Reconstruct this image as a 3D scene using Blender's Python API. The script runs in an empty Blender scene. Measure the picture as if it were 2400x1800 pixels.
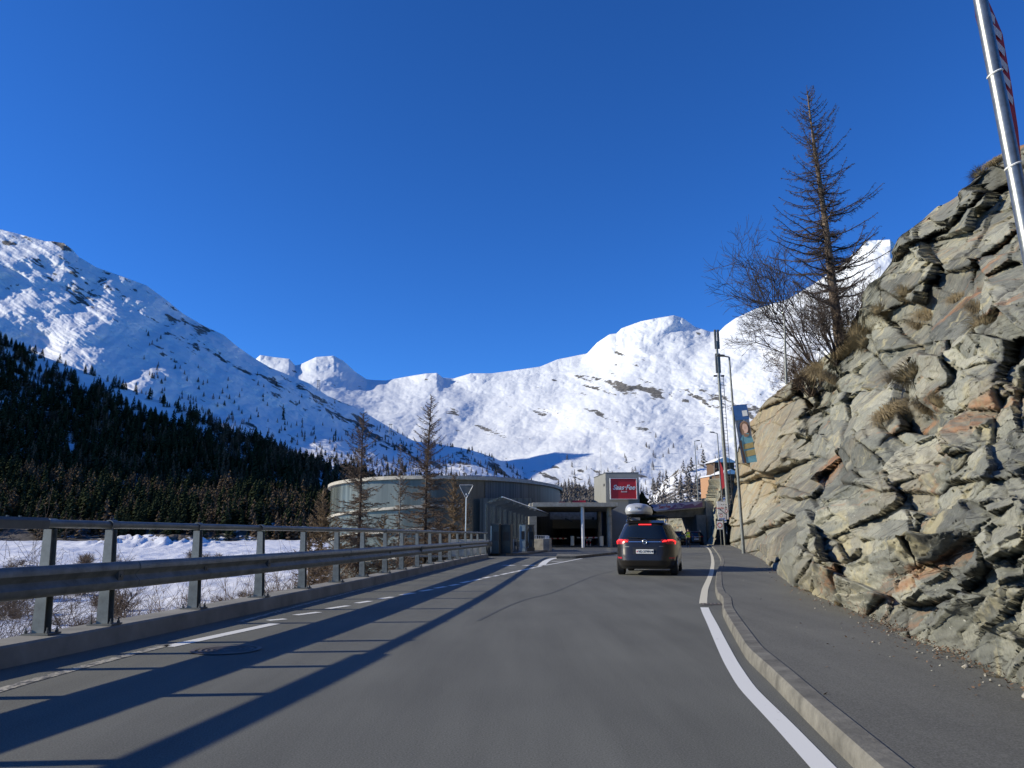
import bpy, math, random
import numpy as np
from mathutils import Vector, Matrix
random.seed(7); rng = np.random.default_rng(7)
S = bpy.context.scene
COL = S.collection
R = math.radians
# ------------------------------------------------------------------ camera, sky, sun, exposure
CH = 1.2; PIT = math.atan(354/1800); CP, SP = math.cos(PIT), math.sin(PIT)
cam = bpy.data.cameras.new('camera'); cam.lens = 27; cam.sensor_width = 36; cam.clip_start = .05; cam.clip_end = 30000
co = bpy.data.objects.new('camera', cam); COL.objects.link(co); co.location = (0, 0, CH); co.rotation_euler = (R(90)+PIT, 0, 0)
S.camera = co
SUN_E = R(21.3); SUN_A = R(4.5)
W = bpy.data.worlds.new('World'); S.world = W; W.use_nodes = True
nt = W.node_tree; sky = nt.nodes.new('ShaderNodeTexSky'); sky.sky_type = 'NISHITA'; sky.sun_disc = False
sky.sun_elevation = SUN_E; sky.sun_rotation = R(-94.5); sky.altitude = 2500; sky.air_density = 1.0; sky.dust_density = 0.0; sky.ozone_density = 4.0
bg = nt.nodes['Background']; bg.inputs[1].default_value = 0.118
hs = nt.nodes.new('ShaderNodeHueSaturation'); hs.inputs['Saturation'].default_value = 1.14; nt.links.new(sky.outputs[0], hs.inputs['Color']); tn = nt.nodes.new('ShaderNodeMixRGB'); tn.blend_type = 'MULTIPLY'; tn.inputs[0].default_value = 1; tn.inputs[2].default_value = (.54, .90, 1.36, 1); nt.links.new(hs.outputs[0], tn.inputs[1]); nt.links.new(tn.outputs[0], bg.inputs[0])
sl = bpy.data.lights.new('sun', 'SUN'); sl.energy = 5.0; sl.angle = R(.5); sl.color = (1, .91, .72)
so = bpy.data.objects.new('sun', sl); COL.objects.link(so)
SD = Vector((-math.cos(SUN_E)*math.cos(SUN_A), -math.cos(SUN_E)*math.sin(SUN_A), math.sin(SUN_E)))
so.rotation_euler = (-SD).to_track_quat('-Z', 'Y').to_euler()
S.view_settings.view_transform = 'Standard'; S.view_settings.look = 'None'; S.view_settings.exposure = 0.27; S.view_settings.gamma = 1
S.render.engine = 'CYCLES'; S.cycles.use_denoising = True; S.cycles.max_bounces = 6; S.cycles.transparent_max_bounces = 12

# ------------------------------------------------------------------ helpers
def ray(u, v):
    x = (u-1200)/1800; y = (900-v)/1800
    return x, CP-y*SP, SP+y*CP
def P(u, v, Y):
    x, a, b = ray(u, v); t = Y/a
    return Vector((x*t, Y, CH+b*t))
def G(u, v, z=0.):
    x, a, b = ray(u, v); t = (z-CH)/b
    return Vector((x*t, a*t, z))
def proj(X, Y, Z):
    Z = Z-CH; d = Y*CP+Z*SP; w = -Y*SP+Z*CP
    return 1200+1800*X/d, 900-1800*w/d
def _h(ix, iy, s):
    h = (ix.astype(np.int64)*374761393 + iy.astype(np.int64)*668265263 + s*1274126177) & 0xffffffff
    h = ((h ^ (h >> 13))*1274126177) & 0xffffffff
    h = h ^ (h >> 16)
    return (h & 0xffffff)/float(0xffffff)
def vn(x, y, s=0):
    ix = np.floor(x); iy = np.floor(y); fx = x-ix; fy = y-iy
    fx = fx*fx*fx*(fx*(fx*6-15)+10); fy = fy*fy*fy*(fy*(fy*6-15)+10)
    a = _h(ix, iy, s); b = _h(ix+1, iy, s); c = _h(ix, iy+1, s); d = _h(ix+1, iy+1, s)
    return (a+(b-a)*fx)*(1-fy)+(c+(d-c)*fx)*fy
def fbm(x, y, o=5, s=0, g=.5):
    r = 0; a = 1; t = 0
    for k in range(o):
        r = r+a*(vn(x, y, s+k)*2-1); t += a; a *= g
        x, y = (x*.8-y*.6)*2.03+5.2, (x*.6+y*.8)*2.03+1.3
    return r/t
def ridged(x, y, o=5, s=0):
    r = 0; a = 1; t = 0
    for k in range(o):
        r = r+a*(1-abs(vn(x, y, s+k)*2-1)*2); t += a; a *= .5
        x, y = (x*.8-y*.6)*2.03+5.2, (x*.6+y*.8)*2.03+1.3
    return r/t
def facets(x, y, s=0, tilt=.5, off=1.):
    ix = np.floor(x); iy = np.floor(y); best = np.full(x.shape, 9.); sec = np.full(x.shape, 9.); H = np.zeros(x.shape); idv = np.zeros(x.shape)
    for dx in (-1, 0, 1):
        for dy in (-1, 0, 1):
            cx = ix+dx; cy = iy+dy
            px = cx+_h(cx, cy, s); py = cy+_h(cx, cy, s+1)
            d = (x-px)**2+(y-py)**2
            m = d < best
            sec = np.where(m, best, np.minimum(sec, d)); best = np.where(m, d, best)
            hh = (_h(cx, cy, s+2)-.5)*off+tilt*((_h(cx, cy, s+3)-.5)*2*(x-px)+(_h(cx, cy, s+4)-.5)*2*(y-py))
            H = np.where(m, hh, H); idv = np.where(m, _h(cx, cy, s+5), idv)
    return H, np.sqrt(sec)-np.sqrt(best), idv

def tag(o, label=None, cat=None, group=None, kind=None):
    if label: o['label'] = label
    if cat: o['category'] = cat
    if group: o['group'] = group
    if kind: o['kind'] = kind
    return o
def npmesh(name, V, F, mat=None, parent=None, smooth=False, attrs=None, mi=None, mats=None):
    V = np.asarray(V, dtype=np.float32).reshape(-1, 3); F = np.asarray(F, dtype=np.int32); k = F.shape[1]
    me = bpy.data.meshes.new(name); me.vertices.add(len(V)); me.vertices.foreach_set('co', V.ravel())
    me.loops.add(F.size); me.loops.foreach_set('vertex_index', F.ravel())
    me.polygons.add(len(F)); me.polygons.foreach_set('loop_start', np.arange(0, F.size, k, dtype=np.int32)); me.polygons.foreach_set('loop_total', np.full(len(F), k, dtype=np.int32))
    if smooth: me.polygons.foreach_set('use_smooth', np.ones(len(F), dtype=bool))
    for m in (mats or [mat]):
        if m: me.materials.append(m)
    if mi is not None: me.polygons.foreach_set('material_index', np.asarray(mi, dtype=np.int32))
    for an, av in (attrs or {}).items():
        at = me.attributes.new(an, 'FLOAT', 'POINT'); at.data.foreach_set('value', np.asarray(av, dtype=np.float32).ravel())
    me.update(calc_edges=True); me.validate()
    o = bpy.data.objects.new(name, me); COL.objects.link(o)
    if parent: o.parent = parent
    return o
def grid_faces(nu, nv):
    i = np.arange(nu-1)[:, None]; j = np.arange(nv-1)[None, :]
    a = i*nv+j
    return np.stack([a, a+nv, a+nv+1, a+1], -1).reshape(-1, 4)
class MB:
    def __init__(s): s.v = []; s.f = []
    def add(s, vs, fs):
        n = len(s.v); s.v += [tuple(p) for p in vs]; s.f += [tuple(i+n for i in f) for f in fs]; return s
    def box(s, c, d, M=None):
        x, y, z = [k/2 for k in d]; c = Vector(c)
        ps = [Vector((a*x, b*y, e*z)) for e in (-1, 1) for b in (-1, 1) for a in (-1, 1)]
        if M is not None: ps = [M @ p for p in ps]
        return s.add([p+c for p in ps], [(0, 2, 3, 1), (4, 5, 7, 6), (0, 1, 5, 4), (2, 6, 7, 3), (0, 4, 6, 2), (1, 3, 7, 5)])
    def tube(s, pts, r, n=8, cap=True):
        pts = [Vector(p) for p in pts]; rs = r if isinstance(r, (list, tuple)) else [r]*len(pts); vs = []; fs = []
        for i, p in enumerate(pts):
            t = (pts[min(i+1, len(pts)-1)]-pts[max(i-1, 0)]).normalized()
            a = t.cross(Vector((0, 0, 1)));
            if a.length < .05: a = t.cross(Vector((0, 1, 0)))
            a.normalize(); b = t.cross(a)
            vs += [p+(a*math.cos(2*math.pi*k/n)+b*math.sin(2*math.pi*k/n))*rs[i] for k in range(n)]
        for i in range(len(pts)-1):
            fs += [(i*n+k, i*n+(k+1) % n, (i+1)*n+(k+1) % n, (i+1)*n+k) for k in range(n)]
        if cap: fs += [tuple(range(n))[::-1], tuple((len(pts)-1)*n+k for k in range(n))]
        return s.add(vs, fs)
    def poly(s, pts, h):   # closed outline list of Vectors extruded by vector h
        n = len(pts); h = Vector(h); pts = [Vector(p) for p in pts]
        return s.add(pts+[p+h for p in pts], [tuple(range(n))[::-1], tuple(range(n, 2*n))]+[(i, (i+1) % n, n+(i+1) % n, n+i) for i in range(n)])
    def strip(s, a, b):    # sheet between polylines
        n = len(a); return s.add(list(a)+list(b), [(i, i+1, n+i+1, n+i) for i in range(n-1)])
    def sweep(s, pts, prof, close=False, cap=True):  # prof: (lateral to right, z); pts path
        pts = [Vector(p) for p in pts]; m = len(prof); vs = []; fs = []
        for i, p in enumerate(pts):
            t = (pts[min(i+1, len(pts)-1)]-pts[max(i-1, 0)]); t.z = 0; t.normalize(); n = Vector((t.y, -t.x, 0))
            vs += [p+n*a+Vector((0, 0, b)) for a, b in prof]
        mm = m if close else m-1
        for i in range(len(pts)-1): fs += [(i*m+k, i*m+(k+1) % m, (i+1)*m+(k+1) % m, (i+1)*m+k) for k in range(mm)]
        if close and cap: fs += [tuple(range(m))[::-1], tuple((len(pts)-1)*m+k for k in range(m))]
        return s.add(vs, fs)
    def build(s, name, mat, parent=None, smooth=False, bevel=0):
        me = bpy.data.meshes.new(name); me.from_pydata(s.v, [], s.f); me.materials.append(mat)
        if smooth: me.polygons.foreach_set('use_smooth', np.ones(len(me.polygons), dtype=bool)); me.set_sharp_from_angle(angle=R(40))
        me.update(); o = bpy.data.objects.new(name, me); COL.objects.link(o)
        if parent: o.parent = parent
        if bevel:
            b = o.modifiers.new('bevel', 'BEVEL'); b.width = bevel; b.segments = 2; b.limit_method = 'ANGLE'
        return o
def empty(name, loc, label=None, cat=None, group=None, rz=0):
    o = bpy.data.objects.new(name, None); COL.objects.link(o); o.location = loc; o.rotation_euler.z = rz; o.empty_display_size = .2
    return tag(o, label, cat, group)
def local(o, p): return Vector(p)-o.location
def text(name, s, mat, parent, loc, rot, size, shear=0, off=0, ex=.004, align='CENTER'):
    c = bpy.data.curves.new(name, 'FONT'); c.body = s; c.size = size; c.shear = shear; c.offset = off; c.extrude = ex; c.align_x = align; c.align_y = 'CENTER'
    tmp = bpy.data.objects.new('tmp', c); COL.objects.link(tmp); bpy.context.view_layer.update(); me = bpy.data.meshes.new_from_object(tmp.evaluated_get(bpy.context.evaluated_depsgraph_get())); bpy.data.objects.remove(tmp); me.materials.clear(); me.materials.append(mat); o = bpy.data.objects.new(name, me); COL.objects.link(o); o.parent = parent; o.location = loc; o.rotation_euler = rot
    return o
def copy_tree(o, parent=None):
    c = o.copy(); COL.objects.link(c); c.parent = parent
    for ch in list(o.children): copy_tree(ch, c)
    return c
# ------------------------------------------------------------------ materials
def newmat(name):
    m = bpy.data.materials.new(name); m.use_nodes = True; n = m.node_tree
    return m, n, n.nodes['Principled BSDF']
def N(n, t, **k):
    x = n.nodes.new(t)
    for a, b in k.items():
        if a in x.inputs: x.inputs[a].default_value = b
        else: setattr(x, a, b)
    return x
def coords(n, kind='Object', scale=(1, 1, 1), rot=(0, 0, 0)):
    tc = N(n, 'ShaderNodeTexCoord'); mp = N(n, 'ShaderNodeMapping'); mp.inputs['Scale'].default_value = scale; mp.inputs['Rotation'].default_value = rot
    n.links.new(tc.outputs[kind], mp.inputs[0]); return mp.outputs[0]
def noise(n, vec, scale, detail=4, rough=.6, dist=0):
    x = N(n, 'ShaderNodeTexNoise', Scale=scale, Detail=detail, Roughness=rough, Distortion=dist); n.links.new(vec, x.inputs['Vector']); return x.outputs['Fac']
def ramp(n, fac, stops):
    r = N(n, 'ShaderNodeValToRGB'); e = r.color_ramp.elements
    while len(e) < len(stops): e.new(.5)
    for k, (p, c) in enumerate(stops): e[k].position = p; e[k].color = (c, c, c, 1) if isinstance(c, (int, float)) else (*c, 1)
    n.links.new(fac, r.inputs[0]); return r.outputs[0]
def mix(n, fac, a, b, mode='MIX'):
    m = N(n, 'ShaderNodeMixRGB', blend_type=mode)
    for i, x in enumerate((fac, a, b)):
        if isinstance(x, bpy.types.NodeSocket): n.links.new(x, m.inputs[i])
        else: m.inputs[i].default_value = x if isinstance(x, (int, float)) and i == 0 else (*x, 1)
    return m.outputs[0]
def math_(n, op, a, b=0.):
    m = N(n, 'ShaderNodeMath', operation=op)
    for i, x in enumerate((a, b)):
        if isinstance(x, bpy.types.NodeSocket): n.links.new(x, m.inputs[i])
        else: m.inputs[i].default_value = x
    return m.outputs[0]
def bump(n, b, h, st=.3, d=.02):
    x = N(n, 'ShaderNodeBump', Strength=st, Distance=d); n.links.new(h, x.inputs['Height']); n.links.new(x.outputs[0], b.inputs['Normal'])
def simple(name, c, rough=.6, metal=0, var=.15, sc=6, bs=0, bsc=40, bd=.01, spec=.5):
    m, n, b = newmat(name); v = coords(n)
    f = noise(n, v, sc, 5, .65)
    n.links.new(mix(n, ramp(n, f, [(.3, 0.), (.7, 1.)]), [k*(1-var) for k in c], [min(1, k*(1+var)) for k in c]), b.inputs['Base Color'])
    b.inputs['Roughness'].default_value = rough; b.inputs['Metallic'].default_value = metal; b.inputs['Specular IOR Level'].default_value = spec
    if bs: bump(n, b, noise(n, v, bsc, 4), bs, bd)
    return m
def emis(name, c, st):
    m, n, b = newmat(name); b.inputs['Base Color'].default_value = (*c, 1); b.inputs['Emission Color'].default_value = (*c, 1); b.inputs['Emission Strength'].default_value = st; b.inputs['Roughness'].default_value = .3; return m
def glass(name, c, a):
    m, n, b = newmat(name); b.inputs['Base Color'].default_value = (*c, 1); b.inputs['Roughness'].default_value = .08; b.inputs['Alpha'].default_value = a; b.inputs['Specular IOR Level'].default_value = .8; return m
def asphalt(name, c, tracks=True):
    m, n, b = newmat(name); v = coords(n)
    big = noise(n, v, .35, 3, .5); fine = noise(n, v, 90, 3, .7); mid = noise(n, coords(n, scale=(1.2, .12, 1), rot=(0, 0, R(-8))), 1.6, 4, .6)
    f = math_(n, 'ADD', math_(n, 'MULTIPLY', big, .45), math_(n, 'MULTIPLY', mid, .55))
    col = mix(n, ramp(n, f, [(.35, 0.), (.65, 1.)]), [k*.70 for k in c], [k*1.25 for k in c])
    col = mix(n, ramp(n, fine, [(.3, 0.), (.75, 1.)]), mix(n, .55, col, (.008, .008, .008)), mix(n, .16, col, (.5, .5, .48)))
    vo = N(n, 'ShaderNodeTexVoronoi', Scale=110.); n.links.new(v, vo.inputs['Vector'])
    col = mix(n, ramp(n, vo.outputs['Distance'], [(.0, .35), (.25, 0.)]), col, (.3, .3, .28))
    n.links.new(col, b.inputs['Base Color']); b.inputs['Roughness'].default_value = .88; b.inputs['Specular IOR Level'].default_value = .3
    bump(n, b, math_(n, 'ADD', fine, noise(n, v, 300, 2)), .35, .004); return m
M = {}
M['asphalt'] = asphalt('asphalt', (.150, .153, .128))
M['sidewalk'] = asphalt('sidewalk_asphalt', (.158, .157, .132))
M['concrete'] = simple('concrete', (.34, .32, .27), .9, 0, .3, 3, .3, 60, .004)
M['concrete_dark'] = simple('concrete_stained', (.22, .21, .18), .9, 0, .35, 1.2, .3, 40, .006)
M['kerbstone'] = simple('kerb_stone', (.135, .13, .11), .9, 0, .5, 4, .5, 30, .01)
def snow_mat(name, rockc, rockc2, fs, thr=.5, snowc=(.74, .76, .79), bs=.6):
    m, n, b = newmat(name); v = coords(n)
    at = N(n, 'ShaderNodeAttribute', attribute_name='rock')
    f1 = noise(n, v, fs, 8, .75, .5); f2 = noise(n, v, fs*.2, 3, .6)
    f = math_(n, 'ADD', at.outputs['Fac'], math_(n, 'MULTIPLY', math_(n, 'SUBTRACT', f1, .5), 1.9))
    rk = ramp(n, f, [(thr, 0.), (thr+.09, 1.)])
    rc = mix(n, ramp(n, f2, [(.4, 0.), (.6, 1.)]), rockc, rockc2)
    rc = mix(n, ramp(n, noise(n, v, fs*4, 3), [(.3, .8), (.6, 0.)]), rc, (.02, .02, .02))
    n.links.new(mix(n, rk, snowc, rc), b.inputs['Base Color']); b.inputs['Roughness'].default_value = .8; b.inputs['Specular IOR Level'].default_value = .15
    bump(n, b, f1, bs, 1/fs*.15); return m
M['snow_far'] = snow_mat('glacier_snow', (.20, .19, .17), (.13, .13, .12), .012, .5, (.70, .73, .75), .3)
M['snow_left'] = snow_mat('mountain_snow', (.20, .185, .165), (.12, .12, .12), .016)
M['snow_near'] = snow_mat('valley_snow', (.14, .11, .08), (.10, .09, .07), .25, .62, (.72, .73, .76))
M['snow_hill'] = snow_mat('hill_snow', (.15, .13, .11), (.09, .085, .08), .06)
M['galv'] = simple('galvanised_steel', (.165, .175, .165), .5, .25, .35, 5, .1, 30, .002)
M['galv_dark'] = simple('weathered_steel', (.11, .115, .11), .6, .25, .25, 4)
M['alu'] = simple('brushed_aluminium', (.62, .64, .64), .34, .8, .1, 8)
M['black'] = simple('black_plastic', (.015, .016, .018), .5)
M['rubber'] = simple('rubber', (.02, .02, .02), .85)
M['white'] = simple('white_paint', (.78, .78, .75), .6, 0, .06)
M['red'] = simple('red_enamel', (.52, .015, .03), .4, 0, .05)
M['redfade'] = simple('red_cloth', (.42, .03, .04), .8, 0, .1)
M['whitecloth'] = simple('white_print', (.62, .56, .56), .8, 0, .05)
M['bark'] = simple('larch_bark', (.14, .105, .075), .9, 0, .35, 8)
M['barkdark'] = simple('dark_bark', (.045, .035, .03), .9, 0, .3, 8)
M['barkpale'] = simple('pale_bark', (.19, .17, .145), .9, 0, .35, 12)
M['twig'] = simple('larch_twigs', (.11, .075, .05), .9, 0, .3, 2)
M['twigdark'] = simple('dark_twigs', (.06, .045, .038), .9, 0, .3, 2)
M['twiggold'] = simple('golden_twigs', (.17, .115, .062), .9, 0, .3, 2)
M['grass'] = simple('dry_grass', (.20, .155, .085), .9, 0, .45, 3)
M['litter'] = simple('leaf_litter', (.14, .085, .05), .9, 0, .45, 8)
M['towerlight'] = simple('grey_render', (.21, .215, .205), .85, 0, .08, 1)
M['darkmetal'] = simple('dark_cladding', (.07, .075, .075), .5, .3, .1, 2)
M['blue'] = simple('banner_blue', (.05, .13, .42), .7)
def line_mat(name, c, wear):
    m, n, b = newmat(name); v = coords(n); f = noise(n, v, 9, 6, .75)
    n.links.new(mix(n, ramp(n, f, [(wear, 0.), (wear+.08, 1.)]), (.10, .10, .095), c), b.inputs['Base Color']); b.inputs['Roughness'].default_value = .7; return m
M['line'] = line_mat('road_paint', (.74, .74, .70), .27)
M['lineold'] = line_mat('old_road_paint', (.45, .42, .34), .46)
M['linefar'] = line_mat('cream_road_paint', (.66, .62, .48), .30)
# ------------------------------------------------------------------ road, kerbs, markings
postpx = [(96, 1487.5), (245, 1465), (454, 1427), (607, 1400), (708, 1379.5), (788, 1365), (849, 1352), (902, 1343.5), (941, 1335), (978, 1329), (1008, 1322), (1032, 1317), (1054, 1313), (1072, 1310), (1091, 1306), (1105, 1303.5), (1120, 1301), (1137, 1298.5)]
posts = [G(u, v, .2) for u, v in postpx]
py_ = np.array([p.y for p in posts]); px_ = np.array([p.x for p in posts])
cf = np.polyfit(py_, px_, 3)
def railx(Y):
    if Y < 5: return float(np.polyval(cf, 5)+np.polyval(np.polyder(cf), 5)*(Y-5))
    return float(np.polyval(cf, Y))
YE = posts[-1].y
def rail_path(y0, y1, step, off=0., z=0.):
    out = []; Y = y0
    while Y < y1+1e-6:
        d = (railx(Y+.1)-railx(Y-.1))/.2; n = Vector((1, -d, 0)).normalized()
        out.append(Vector((railx(Y), Y, z))+n*off); Y += step
    return out
# right kerb bottom line (road side)
kpx = [(2000, 1800), (1886, 1687), (1804, 1600), (1750, 1548), (1726, 1505), (1702, 1461), (1693, 1441), (1693, 1424)]
kpx2 = [(1681, 1404), (1676, 1388), (1677, 1367), (1679, 1349), (1686, 1332), (1690, 1320), (1687, 1309), (1677, 1293), (1669, 1283), (1655, 1277.5)]
k1 = [G(u, v) for u, v in kpx]; k2 = [G(u, v) for u, v in kpx2]
d0 = (k1[0]-k1[1]).normalized(); k1 = [k1[0]+d0*6, k1[0]+d0*2.5]+k1
ka = [(p.y, p.x) for p in k1+k2]; kY = np.array([a for a, b in ka]); kX = np.array([b for a, b in ka])
def kerbx(Y): return float(np.interp(Y, kY, kX))
def sm_path(pts, n=6):
    a = np.array([p[:] for p in pts]); t = np.arange(len(a)); tt = np.linspace(0, len(a)-1, (len(a)-1)*n+1)
    out = np.stack([np.interp(tt, t, a[:, k]) for k in range(3)], 1)
    for _ in range(3): out[1:-1] = (out[:-2]+2*out[1:-1]+out[2:])/4
    return [Vector(p) for p in out]
# road: one sheet bounded left by the rail kerb
ys = list(np.arange(-14, YE+1, 1.))
L = [Vector((railx(y)+.2, y, 0)) for y in ys]; Rr = [Vector((60, y, 0)) for y in ys]
mb = MB().strip(L, Rr)
fl = [Vector((L[-1].x, L[-1].y, 0)), Vector((-6, YE+2, 0)), Vector((-6, 84, 0)), Vector((4, 100, 0)), Vector((4, 190, 0))]; fr = [Vector((60, L[-1].y, 0))]+[Vector((60, YE+2, 0)), Vector((60, 84, 0)), Vector((60, 100, 0)), Vector((60, 190, 0))]
mb.strip(fl, fr)
tag(mb.build('road', M['asphalt']), kind='structure')
# left kerb (parapet plinth) and retaining wall beneath
kp = rail_path(-14, YE+.6, 1.)
mb = MB().sweep(kp, [(-.24, -3.5), (-.24, .185), (-.215, .2), (.185, .2), (.21, .18), (.225, -.02)], close=False)
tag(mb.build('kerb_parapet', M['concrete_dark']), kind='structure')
mb = MB().sweep(kp, [(-.20, -9), (-.20, -.1), (.0, -.1)])
tag(mb.build('retaining_wall', M['concrete']), 'long grey concrete retaining wall carrying the road above the valley', 'wall')
prof = [(0, -.01), (.008, .095), (.025, .12), (.155, .125), (.17, .11)]
kerb = MB().sweep(sm_path(k1), prof)
c = k1[-1]
kk2 = sm_path(k2); kerb.sweep([c, c.lerp(kk2[0], .3)+Vector((.03, 0, 0)), c.lerp(kk2[0], .7)+Vector((.03, 0, 0))]+kk2, prof)
tag(kerb.build('kerb', M['kerbstone'], smooth=True), kind='structure')
ys = list(np.arange(-8, 12.6, .4))+[c.y+.02, c.y+.1, k2[0].y-.08, k2[0].y-.02]+list(np.arange(k2[0].y+.3, kY[-1], .8))
ys = sorted(ys)
def swx(y): return kerbx(y)+.162+(.0 if c.y < y < k2[0].y-.06 else 0)
tag(MB().strip([Vector((swx(y), y, .118)) for y in ys], [Vector((swx(y)+14, y, .118)) for y in ys]).build('sidewalk', M['sidewalk']), kind='structure')
# gutter strip by the kerb: lighter worn asphalt
# markings
def ribbon(pts, w, z=.004): return MB().sweep([Vector((p.x, p.y, z)) for p in pts], [(-w/2, 0), (w/2, 0)])
e1 = [G(*p) for p in [(1929, 1800), (1836, 1700), (1750, 1613), (1712, 1552), (1688, 1503), (1668, 1460), (1656, 1437), (1651, 1424)]]
e1 = [e1[0]+(e1[0]-e1[1]).normalized()*4]+e1
tag(ribbon(sm_path(e1), .135).build('road_marking', M['line']), kind='structure')
e2 = [G(*p) for p in [(1648, 1415), (1649, 1402), (1652, 1381), (1661, 1360), (1668, 1341), (1671, 1318.5), (1669, 1303), (1663, 1288), (1655, 1281), (1640, 1278.5)]]
tag(ribbon(sm_path(e2), .14).build('road_marking', M['linefar']), kind='structure')
e3 = [G(*p) for p in [(-40, 1630), (60, 1600), (200, 1562), (393, 1512)]]
tag(ribbon([e3[0]-(e3[1]-e3[0])*3]+e3, .12).build('road_marking', M['lineold']), kind='structure')
e3 = [G(*p) for p in [(560, 1458), (700, 1420), (830, 1386), (930, 1360), (1000, 1342), (1060, 1327), (1110, 1315), (1140, 1309)]]
tag(ribbon(e3, .10).build('road_marking', M['lineold']), kind='structure')
dm = ribbon([G(393, 1516), G(500, 1493), G(644, 1462)], .17)
for a, b in [((628, 1454.5), (669, 1451)), ((692, 1442), (748, 1435)), ((768, 1427), (816, 1420)), ((836, 1414), (868, 1409)), ((890, 1404), (920, 1399.5)), ((940, 1395), (970, 1390)), ((985, 1386), (1012, 1382)), ((1020, 1379), (1044, 1375)), ((1054, 1373), (1074, 1369.5)), ((1081, 1366.5), (1103, 1362)), ((1108, 1361), (1128, 1357)), ((1133, 1355.5), (1149, 1352)), ((1156, 1351), (1168, 1348.6)), ((1175, 1347), (1191, 1343.5)), ((1194, 1343), (1208, 1340)), ((1211, 1339.6), (1226, 1336)), ((1228, 1336), (1241, 1333)), ((1243, 1332.5), (1254, 1330)), ((1258, 1329.5), (1269, 1326.5))]:
    p, q = G(*a), G(*b); dm.sweep([Vector((p.x, p.y, .004)), Vector((q.x, q.y, .004))], [(-.07, 0), (.07, 0)])
for a, b in [((1182, 1325.5), (1204, 1325)), ((1227, 1325.5), (1254, 1325))]:
    p, q = G(*a), G(*b); dm.sweep([Vector((p.x, p.y, .004)), Vector((q.x, q.y, .004))], [(-.25, 0), (.25, 0)])
for pts, w in [([(1269, 1326.5), (1274, 1320), (1282, 1314), (1292, 1310), (1308, 1307.5)], .3), ([(1269, 1326.5), (1310, 1319.5), (1364, 1309)], .13), ([(1240, 1307.5), (1306, 1307)], .12), ([(1292, 1316), (1318, 1315.5)], .3)]:
    p = [G(*a) for a in pts]; dm.sweep([Vector((k.x, k.y, .006)) for k in sm_path(p, 4)], [(-w/2, 0), (w/2, 0)])
tag(dm.build('road_marking', M['line']), kind='structure')
sm_ = ribbon(sm_path([G(*p) for p in [(1440, 1338), (1390, 1350), (1335, 1373), (1292, 1391), (1230, 1405), (1180, 1425), (1120, 1455)]]), .05, .003); M['tar'] = simple('tar_seam', (.075, .078, .072), .8)
tag(sm_.build('road_seam', M['tar']), kind='structure')
# traffic island
isl = [G(*a) for a in [(1304, 1309), (1350, 1309), (1440, 1299), (1520, 1292), (1520, 1290), (1420, 1292), (1340, 1301.5), (1306, 1303.5)]]
tag(MB().poly([Vector((p.x, p.y, .0)) for p in isl], (0, 0, .13)).build('traffic_island', M['kerbstone'], bevel=.02), kind='structure')
tag(MB().poly([Vector((p.x, p.y, .13)) for p in [G(1345, 1306), G(1440, 1297), G(1519, 1291.6), G(1420, 1293), G(1345, 1302.5)]], (0, 0, .006)).build('island_surface', M['asphalt']), kind='structure')
# manhole cover and drain grate
mc = G(530, 1524); t = empty('manhole_cover', (mc.x, mc.y, .004), 'round dark iron manhole cover set in the left lane beside the railing shadow', 'manhole cover')
iron = simple('cast_iron', (.15, .13, .115), .6, .4, .3, 10)
ring = MB()
for r0, r1, h in [(.0, .05, .004), (.08, .105, .006), (.135, .16, .006), (.19, .215, .006), (.245, .28, .006), (.31, .36, .008)]:
    vs = []; n = 40
    for k in range(n):
        a = 2*math.pi*k/n; vs += [(r0*math.cos(a), r0*math.sin(a), h), (r1*math.cos(a), r1*math.sin(a), h)]
    ring.add(vs, [(2*k, 2*k+1, (2*k+3) % (2*n), (2*k+2) % (2*n)) for k in range(n)])
ring.build('raised_rings', iron, t)
MB().add([(.30*math.cos(k*math.pi/16), .30*math.sin(k*math.pi/16), .001) for k in range(32)], [tuple(range(32))]).build('cover_plate', M['black'], t)
dg = G(1678, 1417); t = empty('drain_grate', (dg.x, dg.y, .006), 'small dark drain grate between the white edge line and the kerb', 'drain grate')
g = MB()
for k in range(7): g.box((-.21+.07*k, 0, .002), (.03, .22, .012))
g.box((0, .115, .002), (.48, .02, .014)); g.box((0, -.115, .002), (.48, .02, .014)); g.build('bars', iron, t); MB().box((0, 0, -.003), (.48, .24, .003)).build('pit', M['black'], t)
mb = MB().sweep([G(1640, 1419)+Vector((0, 0, .0045)), G(1668, 1419)+Vector((0, 0, .0045))], [(-.05, 0), (.05, 0)])
tag(mb.build('road_joint', M['asphalt']), kind='structure')
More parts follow.
